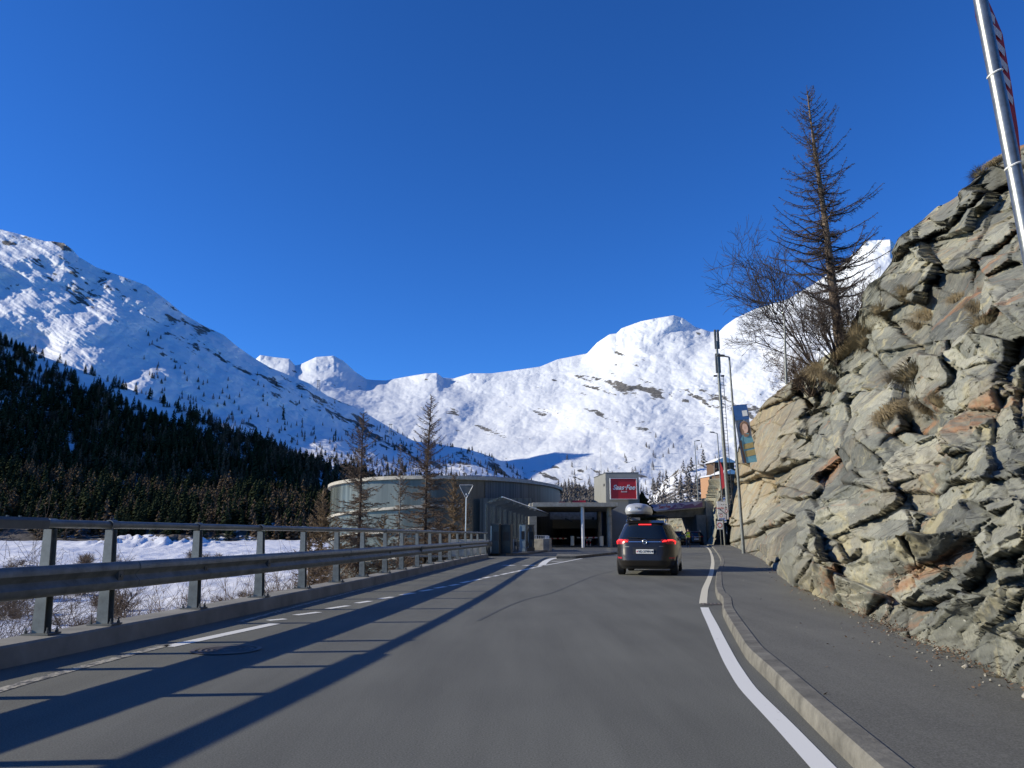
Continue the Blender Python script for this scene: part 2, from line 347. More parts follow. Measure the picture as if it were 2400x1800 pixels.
# ------------------------------------------------------------------ guard rail
gr = empty('guard_rail', (railx(8), 8, .2), 'grey galvanised guard rail with round handrail along the left kerb', 'guard rail')
allposts = [Vector((railx(y), y, .2)) for y in (.6, 2.4, 4.2, 6.0, 7.28)]+posts
def post_mesh(M_=None):
    m = MB(); H = 1.06
    for sy in (-1, 1):  # flanges facing along the road
        m.add([(-.07, sy*.05-.005, .02), (.07, sy*.05-.005, .02), (.045, sy*.04-.005, H), (-.045, sy*.04-.005, H), (-.07, sy*.05+.005, .02), (.07, sy*.05+.005, .02), (.045, sy*.04+.005, H), (-.045, sy*.04+.005, H)],
              [(0, 1, 2, 3), (7, 6, 5, 4), (0, 4, 5, 1), (1, 5, 6, 2), (2, 6, 7, 3), (3, 7, 4, 0)])
    m.add([(-.03, -.05, .02), (-.03, .05, .02), (-.02, .04, H), (-.02, -.04, H), (.0, -.05, .02), (.0, .05, .02), (.01, .04, H), (.01, -.04, H)], [(0, 1, 2, 3), (7, 6, 5, 4), (0, 4, 5, 1), (2, 6, 7, 3), (1, 5, 6, 2), (3, 7, 4, 0)])
    arc = [Vector((.062*math.cos(a), 0, H+.05+.062*math.sin(a))) for a in np.linspace(-.5, math.pi+.5, 14)]
    vs = []; n = len(arc)
    for sy in (-.055, .055):
        for k, p in enumerate(arc): vs.append((p.x, sy, p.z))
    for sy in (-.055, .055):
        for k, p in enumerate(arc): vs.append((p.x*.86, sy, H+.05+(p.z-H-.05)*.86))
    fs = [(k, k+1, n+k+1, n+k) for k in range(n-1)]+[(2*n+k, 3*n+k, 3*n+k+1, 2*n+k+1) for k in range(n-1)]+[(k, 2*n+k, 2*n+k+1, k+1) for k in range(n-1)]+[(n+k, n+k+1, 3*n+k+1, 3*n+k) for k in range(n-1)]
    m.add(vs, fs); return m
protop = post_mesh().build('post', M['galv'], gr)
bl = MB().box((0, 0, .01), (.30, .20, .018))
for sx in (-.12, .12):
    for sy in (-.07, .07): bl.tube([(sx, sy, .018), (sx, sy, .075)], .009, 6); bl.tube([(sx, sy, .02), (sx, sy, .042)], .018, 6)
bl.build('base_plate', M['galv_dark'], protop)
for i, p in enumerate(allposts):
    o = protop if i == 0 else copy_tree(protop, gr)
    o.location = p-gr.location; d = (railx(p.y+.3)-railx(p.y-.3))/.6; o.rotation_euler.z = -math.atan(d); o.rotation_euler.y = R(-1.2+random.uniform(-.5, .5))
def shift(pts, o): return [Vector(p)-o.location for p in pts]
MB().tube(shift(rail_path(7.9, YE+.8, .5, 0, 1.315), gr), .043, 12).build('handrail', M['galv'], gr, smooth=True)
hp = shift(rail_path(-6, 8.3, .5, .0, 1.315), gr)
MB().sweep(hp, [(-.055, -.055), (-.06, .03), (-.03, .06), (.03, .06), (.06, .03), (.055, -.055)], close=True).build('handrail', M['galv_dark'], gr, smooth=True)
for p in rail_path(5.9, 7.7, .16, 0, 1.375): q = p-gr.location; MB().tube([q, q+Vector((0, 0, .014))], .016, 6).build('bolt', M['galv'], gr)
wprof = [(.115, -.155), (.135, -.15), (.17, -.115), (.175, -.065), (.135, -.03), (.115, 0), (.135, .03), (.175, .065), (.17, .115), (.135, .15), (.115, .155)]
wp2 = [(a-.008, b) for a, b in wprof[::-1]]
YB = YE+.2
bounds = [-6, -2, 2, 5.4, 9.4, 13.4, 17.4, 21.4, 25.4, 29.4, 33.4, 37.4, YB]
for i in range(len(bounds)-1):
    o = .0 if i % 2 else .007
    pts = shift(rail_path(bounds[i], bounds[i+1]+(.3 if i < len(bounds)-2 else 0), .25 if i else 1, .02+o, .745), gr)
    MB().sweep(pts, wprof+wp2, close=True).build('beam', M['galv'], gr, smooth=True)
for p in allposts:
    d = (railx(p.y+.3)-railx(p.y-.3))/.6; n = Vector((1, -d, 0)).normalized(); q = Vector((p.x, p.y, .745))-gr.location
    sp = MB().box(q+n*.10, (.09, .09, .2), Matrix.Rotation(-math.atan(d), 3, 'Z')); sp.tube([q+n*.10, q+n*.155], .02, 6); sp.build('spacer', M['galv_dark'], gr)
en = rail_path(YB, YB+.5, .45, .16, .745)
q = Vector(en[0])-gr.location; MB().tube([q, q+Vector((0, .25, 0))], [.16, .20], 16).build('end_cap', M['galv_dark'], gr)
# give-way sign seen from behind
gp = P(1091, 1254, 41.5); t = empty('give_way_sign', (gp.x, gp.y, .1), 'back of a grey triangular road sign on a thin pole behind the guard rail', 'road sign')
MB().tube([(0, 0, 0), (.02, 0, 3.3)], .035, 8).build('pole', M['alu'], t, smooth=True)
z = 3.32
tri = [(-.33, -.04, z+.42), (.35, -.04, z+.42), (.38, -.04, z+.38), (.04, -.04, z-.26), (-.02, -.04, z-.26), (-.36, -.04, z+.38)]
MB().poly(tri, (0, .02, 0)).build('sign_plate', M['galv_dark'], t, bevel=.006)
MB().tube([Vector(p)+Vector((0, -.01, 0)) for p in tri+tri[:1]], .014, 6).build('rim', M['alu'], t); MB().box((.015, -.06, z-.08), (.07, .02, .1)).build('sticker', M['white'], t)
# ------------------------------------------------------------------ rock wall
M['rock'], n, b = newmat('schist_rock')
if True:
    v = coords(n); vq = coords(n, scale=(.7, .34, 1), rot=(R(42), 0, 0)); mp2 = N(n, 'ShaderNodeMapping'); mp2.inputs['Scale'].default_value = (1, .38, 1.25); n.links.new(vq, mp2.inputs[0]); vs_ = mp2.outputs[0]
    vk = N(n, 'ShaderNodeTexVoronoi', feature='DISTANCE_TO_EDGE', Scale=1.5); wn_ = N(n, 'ShaderNodeTexNoise', Scale=1.6, Detail=5.); n.links.new(vs_, wn_.inputs['Vector']); wm = N(n, 'ShaderNodeVectorMath', operation='MULTIPLY_ADD'); n.links.new(wn_.outputs['Color'], wm.inputs[0]); wm.inputs[1].default_value = (1.1, 1.1, 1.1); n.links.new(vs_, wm.inputs[2]); n.links.new(wm.outputs[0], vk.inputs['Vector'])
    gb = noise(n, v, .55, 4, .6, .4)
    col = ramp(n, gb, [(.30, (.10, .105, .095)), (.45, (.165, .172, .15)), (.55, (.22, .215, .18)), (.70, (.33, .31, .235))])
    at = N(n, 'ShaderNodeAttribute', attribute_name='cell')
    col = mix(n, .72, col, ramp(n, at.outputs['Fac'], [(0., (.07, .075, .07)), (.3, (.155, .163, .145)), (.65, (.25, .255, .213)), (1., (.41, .405, .325))]))
    st = noise(n, vs_, 1.7, 9, .72, .3)
    col = mix(n, ramp(n, st, [(.34, .7), (.46, 0.)]), col, (.07, .07, .065)); col = mix(n, ramp(n, st, [(.58, 0.), (.70, .6)]), col, (.46, .44, .34))
    crack = ramp(n, vk.outputs['Distance'], [(.0, .7), (.018, 0.)]); ck_ = N(n, 'ShaderNodeAttribute', attribute_name='crack'); col = mix(n, math_(n, 'MULTIPLY', ck_.outputs['Fac'], .85), col, (.022, .022, .02)); col = mix(n, math_(n, 'MULTIPLY', crack, .8), col, (.03, .03, .027))
    fine = noise(n, v, 16, 7, .75); col = mix(n, ramp(n, fine, [(.32, .6), (.5, 0.)]), col, (.06, .06, .055)); col = mix(n, ramp(n, fine, [(.60, 0.), (.72, .5)]), col, (.50, .48, .40))
    warm = N(n, 'ShaderNodeAttribute', attribute_name='warm')
    wn = noise(n, vs_, .9, 5, .7)
    col = mix(n, math_(n, 'MULTIPLY', warm.outputs['Fac'], ramp(n, wn, [(.36, 0.), (.56, .75)])), col, (.29, .22, .13))
    li = noise(n, vs_, 1.05, 7, .72, .3)
    tan_ = noise(n, vs_, .5, 5, .65); col = mix(n, ramp(n, tan_, [(.52, 0.), (.66, .42)]), col, (.30, .255, .18)); col = mix(n, ramp(n, li, [(.585, 0.), (.66, .7)]), col, (.32, .16, .08))
    ye = noise(n, coords(n, scale=(1.3, 1, .7)), .9, 5, .7, .5); col = mix(n, ramp(n, ye, [(.56, 0.), (.66, .55)]), col, (.45, .40, .24))
    wh = noise(n, v, 7, 3, .8); col = mix(n, ramp(n, wh, [(.68, 0.), (.72, .6)]), col, (.6, .6, .55))
    n.links.new(col, b.inputs['Base Color']); b.inputs['Roughness'].default_value = .9; b.inputs['Specular IOR Level'].default_value = .2
    bump(n, b, math_(n, 'ADD', math_(n, 'SUBTRACT', math_(n, 'MULTIPLY', st, .25), math_(n, 'MULTIPLY', crack, .5)), math_(n, 'MULTIPLY', fine, .5)), .9, .06)
bpx = [(2396, 1603), (2211, 1527), (2103, 1482), (1994, 1424), (1886, 1386), (1820, 1339), (1788, 1312), (1752, 1297), (1722, 1282), (1704, 1275)]
bb = [G(u, v, .1) for u, v in bpx]; d0 = (bb[0]-bb[1]).normalized()
bb = [bb[0]+d0*12, bb[0]+d0*7, bb[0]+d0*3.5, bb[0]+d0*1.5]+bb
ba = np.array([p[:] for p in bb]); seg = np.r_[0, np.cumsum(np.hypot(*(np.diff(ba[:, :2], axis=0).T)))]
sil = np.array([(1690, 1278), (1708, 1200), (1716, 1150), (1726, 1105), (1731, 1060), (1738, 1012), (1745, 995), (1763, 985), (1787, 948), (1811, 925), (1845, 900), (1878, 868), (1931, 838), (1970, 815), (1989, 778), (1999, 729), (2028, 686), (2076, 632), (2108, 600), (2110, 536), (2148, 500), (2211, 474), (2254, 450), (2264, 428), (2303, 392), (2346, 358), (2399, 335), (2600, 240), (3200, 100), (6000, -200)])
NU, NV, NB = 620, 460, 30
# column spacing: denser where nearer to the camera view
q = np.linspace(0, 1, NU); idx = q*(len(seg)-1); Sarr = np.interp(idx, np.arange(len(seg)), seg)
kern = np.ones(25)/25
Bx = np.interp(Sarr, seg, ba[:, 0]); By = np.interp(Sarr, seg, ba[:, 1])
def smooth1(a):
    p = np.r_[np.full(12, a[0])+np.arange(-12, 0)*(a[1]-a[0]), a, a[-1]+np.arange(1, 13)*(a[-1]-a[-2])]
    return np.convolve(p, kern, 'valid')
Bx = smooth1(Bx); By = smooth1(By); Sarr = smooth1(Sarr)
tx = np.gradient(Bx); ty = np.gradient(By); ln = np.hypot(tx, ty); nx = ty/ln; ny = -tx/ln
nx = smooth1(nx); ny = smooth1(ny); ln = np.hypot(nx, ny); nx /= ln; ny /= ln
def lean(h, k=1.): return k*(.16*h+.62*np.maximum(0, h-1.2)-.10*np.exp(-(h-1)**2))
LK = np.interp(By, [0, 16, 26, 47, 70, 100], [1, 1, .9, .5, .2, .08])
Hc = np.zeros(NU)
for i in range(NU):
    hs = np.linspace(.3, 60, 3000); c_ = lean(hs, LK[i]); X = Bx[i]+nx[i]*c_; Y = By[i]+ny[i]*c_
    m = Y > .5; u, v = proj(X, np.maximum(Y, .5), hs); ok = (v < np.interp(u, sil[:, 0], sil[:, 1])) & m
    k = np.argmax(ok) if ok.any() else 600
    Hc[i] = min(hs[k], 26)
Hc[:40] = np.minimum(Hc[:40], 12)
for _ in range(2): Hc = np.convolve(np.r_[np.full(3, Hc[0]), Hc, np.full(3, Hc[-1])], np.ones(7)/7, 'valid')
tt = np.linspace(0, 1, NV)**1.0
Hh = -.25+(Hc[:, None]+.25)*tt[None, :]
LL = lean(np.maximum(Hh, 0), LK[:, None]); SS = np.broadcast_to(Sarr[:, None], Hh.shape)
# bedded block displacement: block length grows along the wall, the way long joints run through it
Xp = Bx[:, None]+nx[:, None]*LL; Yp = np.maximum(By[:, None]+ny[:, None]*LL, 1.5)
pu, pv = proj(Xp, Yp, Hh); pu = pu/100; pv = -pv/100; slen = Hh*1.2
ang = R(38); wx = fbm(pu*1.2, pv*1.2, 5, 11)*.16; wy = fbm(pu*1.2+9, pv*1.2, 5, 17)*.16
a1 = (pu+wx)*math.cos(ang)+(pv+wy)*math.sin(ang); a2 = -(pu+wx)*math.sin(ang)+(pv+wy)*math.cos(ang)
f0, e_0, id0 = facets(a1/2.3, a2/1.25, 203, 1.9, .7)
f1, e_1, id1 = facets(a1/1.5, a2/.72, 3, 2.1, .5)
f2, e_2, id2 = facets(a1/.62+7, a2/.34, 31, 2.0, .5)
f3, e_3, id3 = facets(a1/.20+3, a2/.14, 57, 1.8)
g1, eg, idg = facets((pu+wx)/1.35+40, (pv+wy)/1.9, 91, 1.7, .6)
sc_d = np.clip(Yp/12, .4, 3.2)
D = f0*.52+f1*.36+f2*.15*(.4+id1)+f3*.045*(.3+1.2*id2)+g1*.40+fbm(pu*.6, pv*.6, 3, 5)*.3+fbm(pu*5, pv*5, 4, 8)*.03
k1_ = np.exp(-(e_1/.022)**2)*(id1 > .3); k2_ = np.exp(-(e_2/.03)**2)*(id2 > .6); k3_ = np.exp(-(eg/.018)**2)*(idg > .3); k0_ = np.exp(-(e_0/.02)**2)
D -= .16*k1_+.06*k2_+.12*k3_+.25*k0_
crk = np.clip(k0_+.7*k1_*(vn(pu*3, pv*3, 5) > .4)+.5*k2_*(vn(pu*4, pv*4, 6) > .5)+.7*k3_*(vn(pu*3, pv*3, 7) > .35), 0, 1)
# overhanging brow near the skyline and dark hollows
D += .6*np.exp(-((pu-21.3)/.5)**2-((pv+5.4)/.35)**2)-.5*np.exp(-((pu-22.3)/.28)**2-((pv+8.9)/.25)**2)-.45*np.exp(-((pu-20.6)/.22)**2-((pv+11.3)/.5)**2)-.3*np.exp(-((pu-19.95)/.15)**2-((pv+9.9)/.2)**2)
D *= .24*sc_d*np.interp(Yp, [0, 30, 60, 100], [1, .9, .5, .3])
DR = .060*f0+.042*f1+.011*f2*(.1+1.4*id1)+.003*f3+.050*g1-.006*k2_-.014*k1_-.014*k3_+.003*fbm(pu*6, pv*6, 5, 88)+.02*fbm(pu*.9, pv*.9, 2, 89)
DR *= .78*np.interp(Yp, [0, 6, 30, 60, 100], [.7, 1, 1, .7, .4])*np.clip((Hh+.05)/.8, .06, 1)
edge = np.clip(Hh/.5, .25, 1); D = D*edge+.0
top = np.clip((Hc[:, None]-Hh)/.7, .45, 1); D = D*top
X = Bx[:, None]+nx[:, None]*(LL-D*.9); Y = By[:, None]+ny[:, None]*(LL-D*.9); Z = Hh+D*.35*np.clip(Hh/.6, 0, 1)
X, Y, Z = X*(1-DR), Y*(1-DR), CH+(Z-CH)*(1-DR)
# back slope beyond the crest
kb = np.arange(1, NB+1)[None, :]; back = kb**1.6*.06
Xb = X[:, -1:]+nx[:, None]*back; Yb = Y[:, -1:]+ny[:, None]*back; Zb = Z[:, -1:]+.10*back-.008*back**2+fbm(Xb*.6, Yb*.6, 4, 3)*np.minimum(.3, back*.1)
V = np.stack([np.c_[X, Xb], np.c_[Y, Yb], np.c_[Z, Zb]], -1)
idm = id2*.3+id1*.35+idg*.25+id3*.1; idm = np.clip((idm-.5)*1.7+.5, 0, 1); idc = np.c_[idm, np.repeat(idm[:, -1:], NB, 1)]; crc = np.c_[crk, np.repeat(crk[:, -1:], NB, 1)]
fw = np.clip((19.3-pu)/1.6, 0, 1)*np.clip((Hh-1)/3, .15, 1); warmv = np.c_[fw, np.repeat(fw[:, -1:], NB, 1)]
rockwall = npmesh('rock_face', V, grid_faces(NU, NV+NB)[:, ::-1], M['rock'], attrs={'cell': idc, 'warm': warmv, 'crack': crc})
tag(rockwall, kind='structure')
RX, RY, RZ = X.ravel(), Y.ravel(), Z.ravel(); RU, RV = proj(RX, np.maximum(RY, .3), RZ); rvalid = RY > 1.
def rock_at(u, v):
    d = np.where(rvalid, np.hypot(RU-u, RV-v), 1e9); m = d < 6
    if m.any(): k = np.argmin(np.where(m, RY+d*.05, 1e9))
    else: k = np.argmin(d)
    return Vector((RX[k], RY[k], RZ[k]))
# ------------------------------------------------------------------ terrain
def terrain(name, us, vt, vb, D1, D0, rows, mat, amp, wl, seed, pw=1.2, rockfn=None, ridge=.5, topwin=.06, sm=221, rd=.1, g_=.5, st_=0., kind='structure', nb=24, backslope=.6):
    us = np.asarray(us, float); t = np.linspace(0, 1, rows)[None, :]
    f = lambda p: np.interp(us, [a for a, b in p], [b for a, b in p])[:, None] if isinstance(p, list) else np.full((len(us), 1), float(p))
    vt, vb, D1, D0 = f(vt), f(vb), f(D1), f(D0)
    jit = 0
    ker = np.hanning(sm); ker /= ker.sum(); h_ = sm//2
    vs_ = np.convolve(np.r_[np.full(h_, vt[0, 0]), vt[:, 0], np.full(h_, vt[-1, 0])], ker, 'valid')[:len(us), None]
    vv = vb+(vs_-vb)*t+(vt-vs_)*np.clip((t-.8)/.2, 0, 1)**1.5; Yd = D0+(D1-D0)*t**pw
    U = us[:, None]+0*t
    aa = (U*.86+vv*.5)/60; ab = (-U*.5+vv*.86)/11
    dn = st_*fbm(aa, ab, 5, seed+90)+fbm(U/260+vv/400, vv/170, 3, seed+60)*rd+ridged(U/110+vv/150, vv/90-U/300, 4, seed+70)*rd*.17+fbm(U/34, vv/22, 4, seed+80)*rd*.085
    Yd = Yd*(1+dn*np.clip(t/.12, 0, 1))
    x = (us[:, None]-1200)/1800; y = (900-vv)/1800; s = Yd/(CP-y*SP); X = x*s; Y = Yd; Z = CH+(SP+y*CP)*s
    w = np.clip((1-t)/topwin, .12, 1)*np.clip(t/.05, 0, 1)
    nz = ridged(X/wl, Y/wl, 7, seed)*ridge+fbm(X/wl*1.7, Y/wl*1.7, 7, seed+20, g_)*(1-ridge)
    big = fbm(X/wl/3.5, Y/wl/3.5, 3, seed+40)
    Z = Z+amp*(nz+.8*big)*w
    kb = np.arange(1, nb+1)[None, :]/nb
    Xb = X[:, -1:]*(1+.25*kb); Yb = Y[:, -1:]*(1+.25*kb); Zb = Z[:, -1:]-backslope*.25*kb*Y[:, -1:]
    V = np.stack([np.c_[X, Xb], np.c_[Y, Yb], np.c_[Z, Zb]], -1)
    gx = np.gradient(Z, axis=0); gz = nz-.0
    rk = rockfn(X, Y, Z, us[:, None]+0*t, vv, nz, t) if rockfn else np.zeros(X.shape)-1
    rk = np.c_[rk, np.repeat(rk[:, -1:], nb, 1)]
    o = npmesh(name, V, grid_faces(len(us), rows+nb), mat, smooth=True, attrs={'rock': rk}); o['kind'] = kind
    return o, (us, X, Y, Z, vv)
def blob(u, v, cu, cv, su, sv, rot=0):
    c, s = math.cos(rot), math.sin(rot); a = (u-cu)*c+(v-cv)*s; b = -(u-cu)*s+(v-cv)*c
    return np.exp(-(a/su)**2-(b/sv)**2)
# glacier massif
gvt = [(540, 905), (590, 850), (610, 832), (642, 837), (678, 841), (692, 857), (705, 854), (741, 837), (782, 834), (805, 846), (832, 871), (859, 889), (877, 891), (904, 892), (945, 884), (973, 879), (998, 875), (1024, 874), (1038, 885), (1063, 887), (1103, 875), (1152, 875), (1266, 859), (1307, 842), (1376, 828), (1400, 802), (1429, 783), (1445, 781), (1457, 769), (1502, 753), (1543, 745), (1579, 739), (1600, 745), (1628, 765), (1665, 777), (1685, 777), (1700, 762), (1724, 745), (1772, 723), (1845, 701), (1902, 668), (1960, 629), (2009, 586), (2028, 564), (2086, 561), (2119, 593), (2200, 640), (2400, 700)]
def rk_g(X, Y, Z, u, v, nz, t):
    n1 = fbm((u*.95+v*.3)/34, (-u*.3+v*.95)/9, 6, 67)
    b = .5*blob(u, v, 1440, 912, 150, 18, .06)+.5*blob(u, v, 1640, 940, 150, 16, .2)+.5*blob(u, v, 1760, 985, 90, 34, .6)+.5*blob(u, v, 1440, 850, 20, 45)+.42*blob(u, v, 1500, 860, 22, 30)+.34*blob(u, v, 1370, 880, 40, 20)
    b += .46*blob(u, v, 1060, 967, 30, 9)+.42*blob(u, v, 1290, 970, 55, 12, .3)+.42*blob(u, v, 1395, 975, 30, 14, .4)+.45*blob(u, v, 1012, 882, 24, 9)+.45*blob(u, v, 1640, 785, 30, 12)+.3*blob(u, v, 1520, 960, 60, 16)+.3*blob(u, v, 1500, 1010, 60, 20)+.3*blob(u, v, 1120, 1010, 60, 20)
    b += .5*blob(u, v, 645, 850, 45, 14, .3)+.4*blob(u, v, 830, 905, 50, 7)+.42*np.clip((v-1075)/60, 0, 1)+.25*blob(u, v, 1170, 1110, 60, 22)
    return -.15+.8*n1+b*1.25
gl, gdat = terrain('glacier_mountain', np.linspace(520, 2300, 1250), gvt, 1225, [(540, 6200), (900, 6500), (1400, 6000), (1700, 5600), (2100, 4800), (2400, 4600)], 1900, 620, M['snow_far'], 24, 700, 4, 1.25, rk_g, .25, .05, rd=.07, g_=.46, st_=.0012)
# left mountain
mvt = [(-500, 380), (-200, 470), (0, 538), (60, 553), (108, 566), (125, 566), (150, 570), (172, 588), (185, 603), (226, 627), (289, 649), (343, 669), (384, 699), (429, 735), (475, 762), (524, 785), (556, 812), (592, 837), (633, 862), (723, 898), (769, 929), (845, 961), (927, 1011), (972, 1035), (1022, 1040), (1080, 1050), (1128, 1062), (1185, 1085), (1240, 1108), (1300, 1135), (1360, 1180), (1400, 1230)]
def rk_m(X, Y, Z, u, v, nz, t):
    r = .12+.35*fbm(X/90, Y/90, 6, 61)-.25*nz+.62*fbm((u*.86+v*.5)/42, (-u*.5+v*.86)/8, 5, 66)
    vt = np.interp(u, [a for a, b in mvt], [b for a, b in mvt]); d = v-vt
    r += .24*np.exp(-((d-50)/42)**2)*np.clip((u-330)/90, 0, 1)+.6*blob(u, v, 150, 578, 40, 12, .45)+.45*blob(u, v, 200, 690, 50, 50)+.2*blob(u, v, 40, 660, 130, 50)
    r -= .35*blob(u, v, 60, 760, 160, 50, .4)+.4*blob(u, v, 260, 850, 110, 40, .5)+.3*blob(u, v, 560, 930, 80, 25, .5)
    return r
lm, ldat = terrain('snowy_mountain', np.linspace(-500, 1400, 1300), mvt, 1240, [(-500, 2900), (0, 2900), (400, 2900), (800, 2850), (1100, 2950), (1400, 3000)], 1250, 520, M['snow_left'], 20, 330, 9, 1.1, rk_m, .5, .05, rd=.05, g_=.45, st_=.007)
# forest slope
fvt = [(-600, 640), (-200, 725), (0, 790), (90, 832), (181, 865), (271, 900), (339, 925), (430, 960), (520, 1000), (620, 1045), (700, 1075), (800, 1112), (900, 1128), (1100, 1145), (1250, 1160), (1320, 1230)]
def rk_shade_f(X, Y, Z, u, v, nz, t): return .22+.45*(1-t)+.5*fbm(X/50, Y/50, 5, 33)  # rock patches, plus shade under the trees painted in as darker ground downslope
fs, fdat = terrain('forest_slope', np.linspace(-600, 1320, 700), fvt, [(-600, 1280), (0, 1272), (400, 1270), (700, 1266), (1320, 1262)], [(-600, 1150), (0, 1200), (500, 1150), (900, 1000), (1320, 800)], [(-600, 560), (1320, 560)], 280, M['snow_hill'], 12, 120, 14, 1.0, rk_shade_f, .4, .05, rd=.05)
# unseen ridge west of the valley, added to throw shade on the forest
yy = np.linspace(500, 1500, 90)[:, None]; xx = np.linspace(-2600, -1350, 70)[None, :]
ZZ = 860*np.exp(-((xx+1950)/420)**2)*np.clip((yy-500)/200, 0, 1)+25*fbm(xx/120+yy*0, yy/120+xx*0, 5, 5)-20
rdg = npmesh('shading_ridge', np.stack([xx+0*yy, yy+0*xx, ZZ], -1), grid_faces(90, 70)[:, ::-1], M['snow_left'], smooth=True, attrs={'rock': fbm(xx/90+0*yy, yy/90+0*xx, 4, 2)*.6}); rdg['kind'] = 'structure'
# valley floor
vv_ = np.array([1262, 1266, 1270, 1275, 1282, 1290, 1300, 1310, 1330, 1350, 1375, 1400, 1450, 1520, 1600, 1700, 1900]); yd_ = np.array([900, 600, 520, 440, 340, 280, 235, 205, 168, 140, 118, 100, 75, 52, 38, 28, 18])
us = np.linspace(-1600, 1500, 560); vr = np.interp(np.linspace(0, 1, 420), np.linspace(0, 1, len(vv_)), vv_)[None, :]
Yd = np.interp(vr, vv_, yd_); x = (us[:, None]-1200)/1800; y = (900-vr)/1800; s = Yd/(CP-y*SP); X = x*s; Y = Yd+0*X; Z = CH+(SP+y*CP)*s+0*X
Z = Z+fbm(X/40, Y/40, 5, 6)*np.clip(Y/90, .15, 1.8)*.8+.32*fbm(X/5, Y/7, 5, 16)*np.clip(Y/60, .3, 1.6)+.5*np.maximum(0, ridged(X/9, Y/9, 4, 8))**2*np.clip((Y-160)/100, 0, 1)
Z = Z+4.2*blob(X, Y, -152, 335, 30, 16)*(1+.7*ridged(X/5, Y/5, 4, 12))+1.2*blob(X, Y, -250, 360, 40, 12)
Z = np.minimum(Z, 1.5+0*Z+np.clip((Y-400)/100, 0, 3))
rkv = .06+.55*fbm(X/10, Y/14, 6, 41)-.1+.75*np.clip(blob(X, Y, -152, 335, 34, 20), 0, 1)+.3*np.clip((Y-480)/60, 0, 1)-.3*blob(us[:, None]+0*vr, vr+0*X, 330, 1390, 120, 60)
npmesh('snow_field', np.stack([X, Y, Z], -1), grid_faces(len(us), 420)[:, ::-1], M['snow_near'], smooth=True, attrs={'rock': rkv})['kind'] = 'structure'
# embankment from road down to the valley
ys = np.linspace(-10, 46, 120)[:, None]; w = np.linspace(0, 1, 40)[None, :]
rx = np.array([railx(float(a)) for a in ys.ravel()])[:, None]
X = rx-.22-16*w; Y = ys+0*w; Z = -.75-7.2*w**.9+.35*fbm(X/2, Y/2, 4, 3)*np.clip(w*4, 0, 1)
npmesh('embankment', np.stack([X, Y, Z], -1), grid_faces(120, 40)[:, ::-1], M['snow_near'], smooth=True, attrs={'rock': .2+.5*fbm(X/1.5, Y/1.5, 4, 4)})['kind'] = 'structure'
# wooded crag behind the village, right
hvt = [(1270, 1210), (1300, 1180), (1330, 1172), (1400, 1176), (1440, 1190), (1490, 1195), (1530, 1165), (1560, 1125), (1590, 1100), (1640, 1088), (1700, 1085), (1760, 1080), (1850, 1120)]
def rk_h(X, Y, Z, u, v, nz, t): return .15+.7*fbm(X/16, Y/16, 6, 51)+.32*(u > 1540)-.3*nz
hl, hdat = terrain('crag_hill', np.linspace(1260, 1860, 320), hvt, 1252, 560, 330, 160, M['snow_hill'], 5, 45, 22, 1.0, rk_h, .6, .05, sm=41, rd=.05)

# ------------------------------------------------------------------ trees
def segs_mesh(segs, n=3):
    A = np.array([s[0] for s in segs]); B = np.array([s[1] for s in segs]); ra = np.array([s[2] for s in segs]); rb = np.array([s[3] for s in segs])
    d = B-A; l = np.linalg.norm(d, axis=1, keepdims=True)+1e-9; d = d/l
    up = np.where(np.abs(d[:, 2:3]) > .9, np.array([[1., 0, 0]]), np.array([[0, 0, 1.]])); a = np.cross(d, up); a /= np.linalg.norm(a, axis=1, keepdims=True); b = np.cross(d, a)
    vs = []
    for (C, r) in ((A, ra), (B, rb)):
        for k in range(n):
            t = 2*math.pi*k/n; vs.append(C+(a*math.cos(t)+b*math.sin(t))*r[:, None])
    V = np.stack(vs, 1); m = len(segs); base = (np.arange(m)*2*n)[:, None]
    F = np.concatenate([base+np.array([[k, (k+1) % n, n+(k+1) % n, n+k]]) for k in range(n)], 0)
    return V.reshape(-1, 3), F
